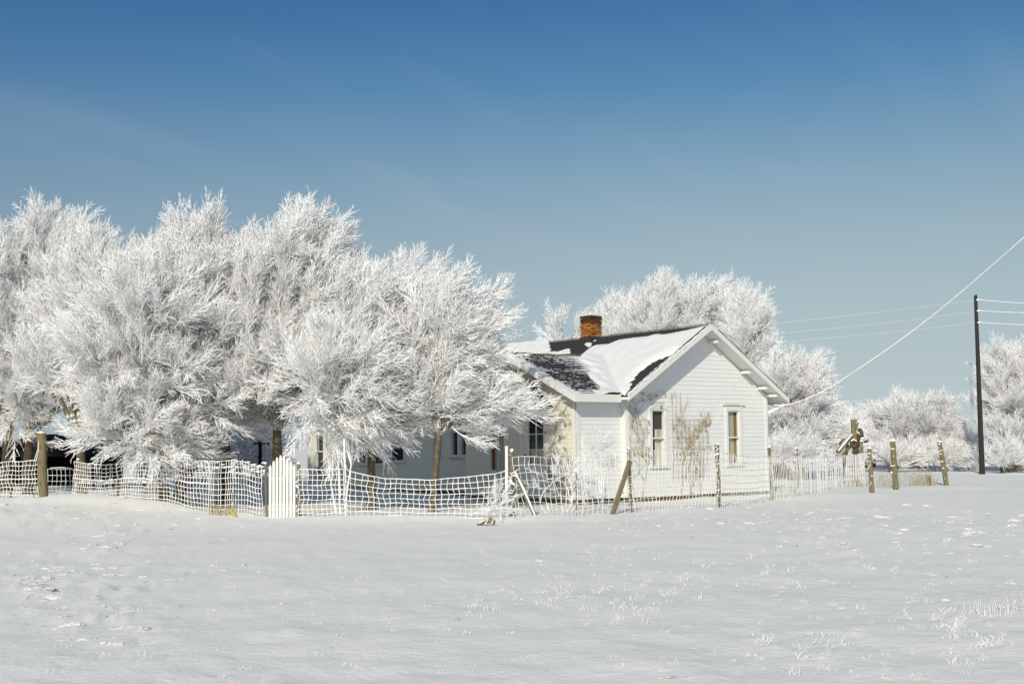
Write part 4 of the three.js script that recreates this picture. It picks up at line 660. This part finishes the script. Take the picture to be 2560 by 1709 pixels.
{ // picket gate
  const p0 = ground(672, 26.2), p1 = ground(738, 26.1), g = base('picket_gate', p0.x, 0, p0.z, 0); tag(g, 'white wooden picket gate with an arched top', 'gate');
  const W = p1.x - p0.x, n = 8, tops = [1163, 1152, 1143, 1138, 1139, 1145, 1153, 1163];
  for (let k = 0; k < n; k++) {
    const x = W * (k + 0.5) / n, w = W / n - 0.022, px = 672 + 66 * (k + 0.5) / n, yt = at(px, tops[k], 26.15).y, yb = terr(p0.x + x, p0.z) - 0.05, b = new MB(), z = 0.004 * ((k * 7) % 3);
    const s = new THREE.Shape([[-w / 2, yb], [w / 2, yb], [w / 2, yt - 0.05], [w * 0.22, yt], [-w * 0.22, yt], [-w / 2, yt - 0.05]].map((q) => new THREE.Vector2(...q))); void b;
    const m = new THREE.Mesh(new THREE.ExtrudeGeometry(s, { depth: 0.018, bevelSize: 0.003, bevelThickness: 0.003, bevelSegments: 1 }), M.whitegate); m.name = 'picket'; m.position.set(x, 0, 0.02 + z); m.castShadow = m.receiveShadow = true; g.add(m);
  }
  for (const py of [1196, 1262]) { const y = at(705, py, 26.15).y; new MB().box(V3(W / 2, y, 0.0), [W - 0.02, 0.075, 0.03]).build('rail', M.whitegate, g); }
}
{
  const F = base('netting_fence', 0, 0, 0); tag(F, 'sagging frosted netting fence from picket gate to white corner post', 'fence');
  post(F, 746, 26.1, 1158, 0.075, M.wood, { frost: 2 }); post(F, 868, 25.9, 1100, 0.036, M.frost, { topPx: 860, frost: 1 }); post(F, 875, 25.95, 1236, 0.03, M.wood, { cap: 0 });
  netting(F, ground(750, 26.1), ground(864, 25.9), H0(750, 26.1, 1173), H0(864, 25.9, 1172), { seed: 31, cell: 0.096, rows: 10, sag: 0.0, off: 0.06 });
  netting(F, ground(864, 25.9), ground(1266, 25.3), H0(864, 25.9, 1171), H0(1266, 25.3, 1176), { seed: 32, cell: 0.122, rows: 8, wob: 1, off: 0.06, dip: (t) => 0.235 * Math.pow(Math.sin(Math.PI * Math.pow(t, 0.75)), 0.8) - 0.01 });
  post(F, 1266, 25.25, 1118, 0.065, M.frostnet, { frost: 0 }); const c = post(F, 1279, 25.4, 1125, 0.085, M.wood, { frost: 1 }); void c;
  const b = new MB(); b.bar(at(1288, 1180, 25.4), at(1342, 1300, 25.2), 0.05, 0.07); b.build('brace', M.wood, F);
  const c2 = new MB(); c2.tube([at(1287, 1178, 25.35), at(1312, 1228, 25.25), at(1338, 1288, 25.14)], [0.02, 0.024, 0.015], 5); c2.build('brace_frost', M.frost, F);
  const d = new MB(), r = mulberry(61); for (let k = 0; k < 26; k++) { const y = 1170 + 130 * r(), p = at(1266 + 14 * r(), y, 25.2), e = p.clone().add(V3((r() - 0.35) * 0.3, (r() - 0.6) * 0.22, 0.05 * r())); d.twig(p, e, 0.012, 0.006, 4); } d.build('frost_spikes', M.frost, F).userData.kind = 'stuff';
}
{ // right fence
  const F = base('netting_fence', 0, 0, 0); tag(F, 'frosted netting fence running right past the front gable wall', 'fence');
  const P = [[1286, 25.4, 1143], [1575, 26.6, 1127], [1795, 28.7, 1131], [1925, 32.3, 1141], [1995, 34, 1140], [2090, 39, 1140], [2155, 43.5, 1131]];
  post(F, 1575, 26.6, 1121, 0.06, M.wood, { frost: 1.4, topPx: 1572 }); post(F, 1796, 28.8, 1110, 0.105, M.wood, { frost: 2.6, topPx: 1793 }); post(F, 1927, 32.4, 1117, 0.09, M.palewood, { topPx: 1923 }); post(F, 1996, 34.1, 1119, 0.05, M.wood, { frost: 1, topPx: 1992 }); post(F, 2154, 43.6, 1102, 0.13, M.palewood, { frost: 1.2 });
  post(F, 1440, 26.1, 1180, 0.03, M.wood, { cap: 0, frost: 0.5 });
  P.slice(1).forEach((q, k) => { const p = P[k]; netting(F, ground(p[0], p[1]), ground(q[0], q[1]), H0(...p), H0(...q), { seed: 51 + k, cell: [0.125, 0.117, 0.115, 0.115, 0.11, 0.13][k], rows: k > 4 ? 6 : 8, gap: k > 3 ? 0.3 : 0, r: [0.0082, 0.0082, 0.0085, 0.0095, 0.0095, 0.010][k], hr: k > 3 ? 0.35 : k > 2 ? 0.55 : 0.85, vr: k > 2 ? 1.15 : 1, wob: k < 2 ? 1.2 : k < 4 ? 0.6 : 0.3, slant: k === 0 ? 0.25 : 0.08, sag: k === 1 ? 0.02 : 0.03, off: 0.07 }); });
  const b = new MB(); b.bar(at(1575, 1152, 26.5), at(1528, 1296, 26.2), 0.075, 0.075); b.build('brace', M.palewood, F);
}
{ // old posts at the right
  const names = [['round grey fence post nearest the end of the netting', 2178, 35.9, 1120, 0.125, 2174], ['thick fence post banded with rime, right of the grey post', 2238, 37.4, 1100, 0.165, 2232], ['leaning fence post left of the utility pole', 2366, 40.4, 1104, 0.155, 2350], ['short broken post stub in tan grass', 2321, 40.5, 1187, 0.15, 2321], ['far pale fence post right of the utility pole', 2519, 55, 1127, 0.16, 2519]];
  for (const [label, px, d, py, w, tp] of names) { const f = ground(px, d), g = base('fence_post', 0, 0, 0); void f; tag(g, label, 'post'); post(g, px, d, py, w, M.palewood, { topPx: tp, frost: py > 1180 ? 0 : 1.2, cap: py > 1180 ? 0 : 1 }); }
}
// ---------------------------------------------------------------- utility pole and wires
{
  const f = ground(2453, 52), t = at(2440, 741, 52), g = base('utility_pole', f.x, f.y, f.z); tag(g, 'tall dark utility pole with three white insulators', 'pole');
  const lt = t.clone().sub(f), b = new MB(), pts = []; for (let k = 0; k <= 10; k++) pts.push(V3(0, -0.3, 0).lerp(lt, k / 10)); b.tube(pts, (s) => 0.118 - 0.048 * s, 12); b.build('shaft', M.poledark, g);
  new MB().tube([lt.clone().add(V3(0, -0.005, 0)), lt.clone().add(V3(0.03, 0.08, 0))], [0.07, 0.02], 10).build('pole_top', M.poledark, g);
  const ins = [[2443, 749], [2444.5, 776.5], [2446, 805.5]].map(([x, y]) => { const p = at(x, y, 51.9), q = p.clone().sub(f), c = new MB(); c.tube([q.clone().add(V3(-0.02, -0.02, 0)), q.clone().add(V3(0.05, 0, 0.02)), q.clone().add(V3(0.10, 0.01, 0.02))], [0.03, 0.045, 0.03], 8); c.build('insulator', M.porcelain, g); return p.add(V3(0.08, 0, 0.03)); });
  const wire = (label, cat, pts, r, m = M.frost) => { const c = new THREE.CatmullRomCurve3(pts), b2 = new MB(), P = c.getPoints(90); b2.tube(P, (s, i) => r * 0.72 * (0.85 + 0.3 * n2(i * 0.7, r * 900)), 5); const w = b2.build('power_line', m); tag(w, label, cat); return w; };
  const nm = ['topmost', 'middle', 'lowest'];
  ins.forEach((p, k) => {
    wire('frosted power line from ' + nm[k] + ' insulator running left behind the tree', 'wire', [p, at(2300, [768, 797, 823][k], 57), at(2100, [791, 819, 842][k], 64), at(1880, [815, 840, 862][k], 71), at(1700, [834, 857, 878][k], 76)], 0.016);
    wire('frosted power line from ' + nm[k] + ' insulator running right out of view', 'wire', [p, at(2500, [753.5, 779, 808.5][k], 51.6), at(2560, [757.5, 781.5, 811.5][k], 51.2), at(2900, [770, 793, 822][k], 50), at(3300, [760, 780, 806][k], 49)], 0.016);
  });
  const c = wire('thick frosted service cable sloping from roof eave up to the right', 'cable', [at(1935, 1013, 35.4), at(1975, 1010, 35.1), at(2060, 977, 34.2), at(2125, 936, 33.5), at(2240, 858, 32.2), at(2330, 790, 31.2), at(2400, 733, 30.4), at(2480, 664, 29.4), at(2560, 594, 28.4), at(2700, 470, 26.8), at(2900, 280, 25)], 0.021); c.name = 'service_cable';
}
// ---------------------------------------------------------------- derelict machine beyond the fence
{
  const f = ground(2140, 44), g = base('derelict_machine', f.x, f.y, f.z); tag(g, 'rusty derelict farm machine with forked timber behind the netting', 'farm machine');
  const p = (x, y, dz = 0) => at(x, y, 44 + dz).sub(f), one = (name, m, fn) => { const b = new MB(); fn(b); return b.build(name, m, g); };
  one('forked_timber', M.palewood, (b) => { b.bar(p(2137, 1120), p(2134, 1048), 0.15, 0.15); b.bar(p(2138, 1080, -0.05), p(2146, 1056, -0.05), 0.06, 0.06); b.bar(p(2134, 1050), p(2143, 1052), 0.10, 0.08); });
  one('leg', M.wood, (b) => { b.bar(p(2140, 1205), p(2137, 1095), 0.13, 0.13); }); one('leg', M.wood, (b) => { b.bar(p(2104, 1205, 0.3), p(2120, 1110, 0.3), 0.09, 0.09); });
  one('rusty_plate', M.rust, (b) => { const q = [p(2129, 1082), p(2147, 1083), p(2152, 1098), p(2147, 1128), p(2142, 1128), p(2135, 1100)]; const back = q.map((v) => v.clone().add(V3(0, 0, -0.1))); for (let k = 1; k < 5; k++) { b.tri(q[0], q[k + 1], q[k]); b.tri(back[0], back[k], back[k + 1]); } for (let k = 0; k < 6; k++) b.quad(q[k], q[(k + 1) % 6], back[(k + 1) % 6], back[k]); });
  { const t = new THREE.Mesh(new THREE.TorusGeometry(0.115, 0.035, 10, 22), M.iron); t.name = 'wheel_ring'; t.position.copy(p(2134, 1109, -0.25)); t.rotation.y = 0.4; g.add(t); }
  one('side_casting', M.iron, (b) => { b.tube([p(2145, 1075), p(2151, 1074), p(2155, 1082), p(2156, 1090)], [0.05, 0.07, 0.07, 0.05], 7); b.tube([p(2150, 1090), p(2161, 1089)], [0.06, 0.03], 6); });
  one('drawbar', M.palewood, (b) => { b.bar(p(2131, 1088), p(2095, 1130, -0.5), 0.16, 0.08); }); one('drawbar', M.palewood, (b) => { b.bar(p(2127, 1115), p(2108, 1136, -0.5), 0.06, 0.06); });
  one('bent_rod', M.iron, (b) => { b.tube([p(2098, 1112), p(2103, 1105), p(2109, 1098), p(2116, 1099)], [0.03, 0.035, 0.035, 0.02], 6); b.tube([p(2160, 1104), p(2166, 1103), p(2172, 1102)], [0.03, 0.045, 0.03], 6); });
  one('lower_casting', M.iron, (b) => { b.box(p(2141, 1128, -0.1), [0.18, 0.14, 0.2]); b.tube([p(2132, 1133, -0.2), p(2140, 1124, -0.2), p(2147, 1130, -0.2)], [0.05, 0.07, 0.05], 7); });
  one('machine_frost', M.frost, (b) => { b.tube([p(2131, 1085, -0.1), p(2113, 1106, -0.3), p(2097, 1126, -0.55)], [0.03, 0.04, 0.03], 6); b.tube([p(2128, 1102, -0.3), p(2135, 1098, -0.3), p(2142, 1102, -0.3)], [0.02, 0.03, 0.02], 6); });
}
// ---------------------------------------------------------------- dark shed at the left
{
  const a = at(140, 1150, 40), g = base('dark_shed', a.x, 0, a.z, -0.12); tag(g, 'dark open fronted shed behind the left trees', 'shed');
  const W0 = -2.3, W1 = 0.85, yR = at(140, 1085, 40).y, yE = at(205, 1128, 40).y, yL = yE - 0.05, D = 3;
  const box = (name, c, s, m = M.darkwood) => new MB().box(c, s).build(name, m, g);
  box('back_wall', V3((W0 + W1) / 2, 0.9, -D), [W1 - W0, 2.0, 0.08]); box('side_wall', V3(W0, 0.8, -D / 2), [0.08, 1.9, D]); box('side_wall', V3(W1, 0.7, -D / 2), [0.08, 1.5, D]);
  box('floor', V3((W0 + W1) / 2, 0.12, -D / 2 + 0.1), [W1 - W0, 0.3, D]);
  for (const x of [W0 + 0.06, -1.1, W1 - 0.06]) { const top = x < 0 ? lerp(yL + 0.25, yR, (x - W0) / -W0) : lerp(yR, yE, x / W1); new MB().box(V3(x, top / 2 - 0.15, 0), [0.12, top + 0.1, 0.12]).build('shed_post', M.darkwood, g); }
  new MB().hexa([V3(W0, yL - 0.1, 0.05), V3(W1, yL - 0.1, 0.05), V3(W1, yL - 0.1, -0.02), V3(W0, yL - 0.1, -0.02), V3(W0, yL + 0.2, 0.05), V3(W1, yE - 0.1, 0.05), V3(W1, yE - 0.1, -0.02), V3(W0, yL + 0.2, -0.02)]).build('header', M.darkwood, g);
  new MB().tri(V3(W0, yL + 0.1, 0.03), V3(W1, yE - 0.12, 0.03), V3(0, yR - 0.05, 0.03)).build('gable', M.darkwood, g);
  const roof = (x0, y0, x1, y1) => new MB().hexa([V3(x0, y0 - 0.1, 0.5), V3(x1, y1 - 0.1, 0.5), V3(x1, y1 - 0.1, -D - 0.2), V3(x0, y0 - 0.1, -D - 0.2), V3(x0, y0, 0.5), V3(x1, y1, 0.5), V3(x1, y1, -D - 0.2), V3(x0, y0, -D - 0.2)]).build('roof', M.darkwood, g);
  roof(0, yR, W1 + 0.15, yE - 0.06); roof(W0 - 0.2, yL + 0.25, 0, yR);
}
// ---------------------------------------------------------------- clothesline posts between the trees
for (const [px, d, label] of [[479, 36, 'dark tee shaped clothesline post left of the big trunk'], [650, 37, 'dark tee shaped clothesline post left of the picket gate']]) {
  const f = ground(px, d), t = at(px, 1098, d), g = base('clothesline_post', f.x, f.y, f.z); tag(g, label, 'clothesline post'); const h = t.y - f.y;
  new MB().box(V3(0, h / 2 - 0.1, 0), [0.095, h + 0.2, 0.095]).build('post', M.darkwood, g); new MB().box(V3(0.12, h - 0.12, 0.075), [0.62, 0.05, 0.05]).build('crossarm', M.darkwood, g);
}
// ---------------------------------------------------------------- small things in the snow
{
  const f = ground(1215, 23.9), g = base('dead_log', f.x, f.y, f.z, 0.1); tag(g, 'weathered brown log in the snow below the white corner post', 'log');
  const lift = 0.03 - Math.min(0, at(1215, 1318, 23.9).y - f.y), p = (x, y, dz = 0) => at(x, y, 23.9 + dz).sub(f).add(V3(0, lift, 0));
  new MB().tube([p(1192, 1321), p(1203, 1318), p(1214, 1312), p(1226, 1310), p(1238, 1316)], [0.012, 0.035, 0.05, 0.055, 0.035], 8).build('wood', M.wood, g);
  const b = new MB(); for (const [x, y, X, Y] of [[1211, 1321, 1220, 1308], [1228, 1320, 1232, 1309], [1197, 1317, 1222, 1305]]) b.tube([p(x, y, -0.06), p((x + X) / 2, (y + Y) / 2 - 1, -0.06), p(X, Y, -0.06)], [0.008, 0.011, 0.006], 5); b.build('rime', M.frost, g).userData.kind = 'stuff';
}
{ const a = at(575, 1274, 26.4), c = at(592, 1287, 26.2); c.y = terr(c.x, c.z) - 0.02; const b = new MB(); b.tube([a, a.clone().lerp(c, 0.5), c], [0.026, 0.034, 0.03], 8); const m = b.build('yellow_stick', M.yellow); tag(m, 'yellow stick leaning in the snow by the netting', 'stick'); }
function grassClump(name, px, d, label, m, n, h, spread, seed, cat = 'grass clump') {
  const f = ground(px, d), r = mulberry(seed), b = new MB(); f.y = terr(f.x, f.z);
  for (let k = 0; k < n; k++) { const a = r() * 6.28, q = Math.sqrt(r()) * spread, x = Math.cos(a) * q, z = Math.sin(a) * q * 0.6, H = h * (0.4 + 0.8 * r()), lx = (r() - 0.5) * H * 0.9, lz = (r() - 0.5) * H * 0.5, y = terr(f.x + x, f.z + z) - f.y; b.tube([V3(x, y - 0.03, z), V3(x + lx * 0.35, y + H * 0.6, z + lz * 0.35), V3(x + lx, y + H * (0.75 + 0.3 * r()), z + lz)], [0.006, 0.0055, 0.003], 3, false); }
  const o = b.build(name, m); o.position.copy(f); tag(o, label, cat); return o;
}
grassClump('dry_grass', 560, 26.6, 'dry tan grass beside the yellow stick', M.straw, 46, 0.24, 0.35, 71);
grassClump('dry_grass', 2305, 40.6, 'dry tan grass around the broken post stub', M.straw, 90, 0.4, 0.45, 72);
grassClump('dry_grass', 2145, 40, 'sparse tan grass at the bend of the netting fence', M.straw, 30, 0.25, 0.35, 73);
grassClump('frosted_weeds', 2262, 38.4, 'grey green frosted weeds between the two old posts', M.weed, 90, 0.55, 0.7, 74);
grassClump('frosted_weeds', 2205, 38, 'grey frosted weeds left of the rime banded post', M.weed, 60, 0.5, 0.4, 75);
grassClump('frosted_weeds', 2535, 11.0, 'large frosted weed clump at the right edge of the snow', M.grassfrost, 90, 0.12, 0.5, 76);
grassClump('frosted_weeds', 1985, 33, 'faint frosted weeds behind the netting at the thin post', M.weed, 40, 0.35, 0.6, 77);
{ // short frosted grass poking through the snow
  const r = mulberry(15), geo = [0, 1, 2].map((s) => { const q = mulberry(300 + s), b = new MB(); for (let k = 0; k < 7; k++) { const x = (q() - 0.5) * 0.14, z = (q() - 0.5) * 0.1, H = 0.015 + 0.06 * q() * q(), lx = (q() - 0.5) * H * 2.4, lz = (q() - 0.5) * H * 2; b.tube([V3(x, -0.01, z), V3(x + lx * 0.4, H * 0.6, z + lz * 0.4), V3(x + lx, H, z + lz)], [0.0036, 0.0033, 0.0018], 4, false); } return b.geometry(); });
  const ms = [[], [], []];
  const put = (x, y, s) => { const d = EYE * FPX / Math.max(60, y - 1105 + (x - 1280) * 0.0115), p = at(x, y, d); p.y = terr(p.x, p.z); ms[Math.floor(r() * 3)].push(new THREE.Matrix4().compose(p, new THREE.Quaternion().setFromAxisAngle(V3(0, 1, 0), r() * 6.28), V3(s, s * (0.7 + 0.6 * r()), s))); };
  for (const [cx, cy, sx, sy, n] of [[1350, 1480, 90, 40, 70], [1530, 1500, 140, 60, 130], [1780, 1440, 260, 60, 150], [2060, 1520, 60, 20, 30], [2330, 1545, 120, 40, 90], [2420, 1570, 90, 30, 50], [2030, 1620, 60, 50, 55], [1900, 1610, 50, 30, 20], [1560, 1390, 300, 40, 90], [2150, 1380, 350, 50, 100], [1200, 1500, 70, 30, 25], [2440, 1630, 60, 40, 26], [300, 1450, 250, 60, 40], [2230, 1310, 400, 30, 120], [1650, 1310, 300, 25, 90]])
    for (let k = 0; k < n; k++) { const g = () => r() + r() + r() - 1.5, x = cx + g() * sx * 1.1, y = cy + g() * sy * 1.1; if (y > 1255 && y < 1700) if (r() < 0.32) put(x, y, 0.4 + 0.5 * r()); }
  for (let k = 0; k < 420; k++) put(r() * 2560, 1300 + 400 * Math.pow(r(), 1.6), 0.25 + 0.35 * r());
  const G = new THREE.Group(); G.name = 'frosted_grass'; tag(G, 'short frosted grass tips scattered through the snow', 'grass', null, 'stuff'); scene.add(G);
  ms.forEach((m, k) => { const im = new THREE.InstancedMesh(geo[k], M.grassfrost, m.length); m.forEach((q, i) => im.setMatrixAt(i, q)); im.name = 'grass_tips'; im.userData.kind = 'stuff'; im.castShadow = im.receiveShadow = true; G.add(im); });
}
{ // loose clods of snow crust on the trodden ground
  const r = mulberry(33), geo = [0, 1, 2].map((k) => { const g = new THREE.IcosahedronGeometry(1, 3), p = g.attributes.position; for (let i = 0; i < p.count; i++) { const v = V3().fromBufferAttribute(p, i), d = 1 + 0.35 * n3(v.x * 1.4 + k * 9, v.y * 1.4, v.z * 1.4) + 0.14 * n3(v.x * 4, v.y * 4 + k, v.z * 4); p.setXYZ(i, v.x * d, v.y * d * 0.5, v.z * d); } g.computeVertexNormals(); return g; }), ms = [[], [], []];
  for (const [cx, cy, sx, sy, n, S] of [[170, 1390, 230, 90, 70, 1], [260, 1440, 200, 40, 45, 0.8], [90, 1475, 90, 30, 30, 1.1], [240, 1555, 170, 50, 40, 0.8], [300, 1310, 260, 25, 50, 1.2], [600, 1420, 320, 90, 40, 0.6], [2250, 1330, 420, 50, 130, 1.2], [2050, 1290, 420, 25, 80, 1.3], [1700, 1300, 300, 25, 40, 1.0], [2350, 1440, 300, 70, 60, 0.7], [1500, 1420, 500, 90, 50, 0.6], [2050, 1610, 160, 60, 26, 0.5], [1000, 1600, 600, 80, 30, 0.5]])
    for (let k = 0; k < n; k++) { const g = () => r() + r() + r() - 1.5, x = cx + g() * sx, y = cy + g() * sy; if (y < 1262 || y > 1690) continue; const p = at(x, y, EYE * FPX / Math.max(60, y - 1105 + (x - 1280) * 0.0115)), w = (0.014 + 0.045 * r() * r()) * S * (1 + 0.6 * r()); p.y = terr(p.x, p.z) - w * 0.12; ms[k % 3].push(new THREE.Matrix4().compose(p, new THREE.Quaternion().setFromAxisAngle(V3(0, 1, 0), r() * 6.3), V3(w * (1 + 1.2 * r()), w * (0.5 + 0.5 * r()), w))); }
  const G = new THREE.Group(); G.name = 'snow_clods'; tag(G, 'small loose clods of crusted snow', 'snow', null, 'stuff'); scene.add(G);
  ms.forEach((m, k) => { const im = new THREE.InstancedMesh(geo[k], M.snow, m.length); m.forEach((q, i) => im.setMatrixAt(i, q)); im.name = 'crust_lumps'; im.userData.kind = 'stuff'; im.castShadow = im.receiveShadow = true; G.add(im); });
}
renderer.render(scene, camera);
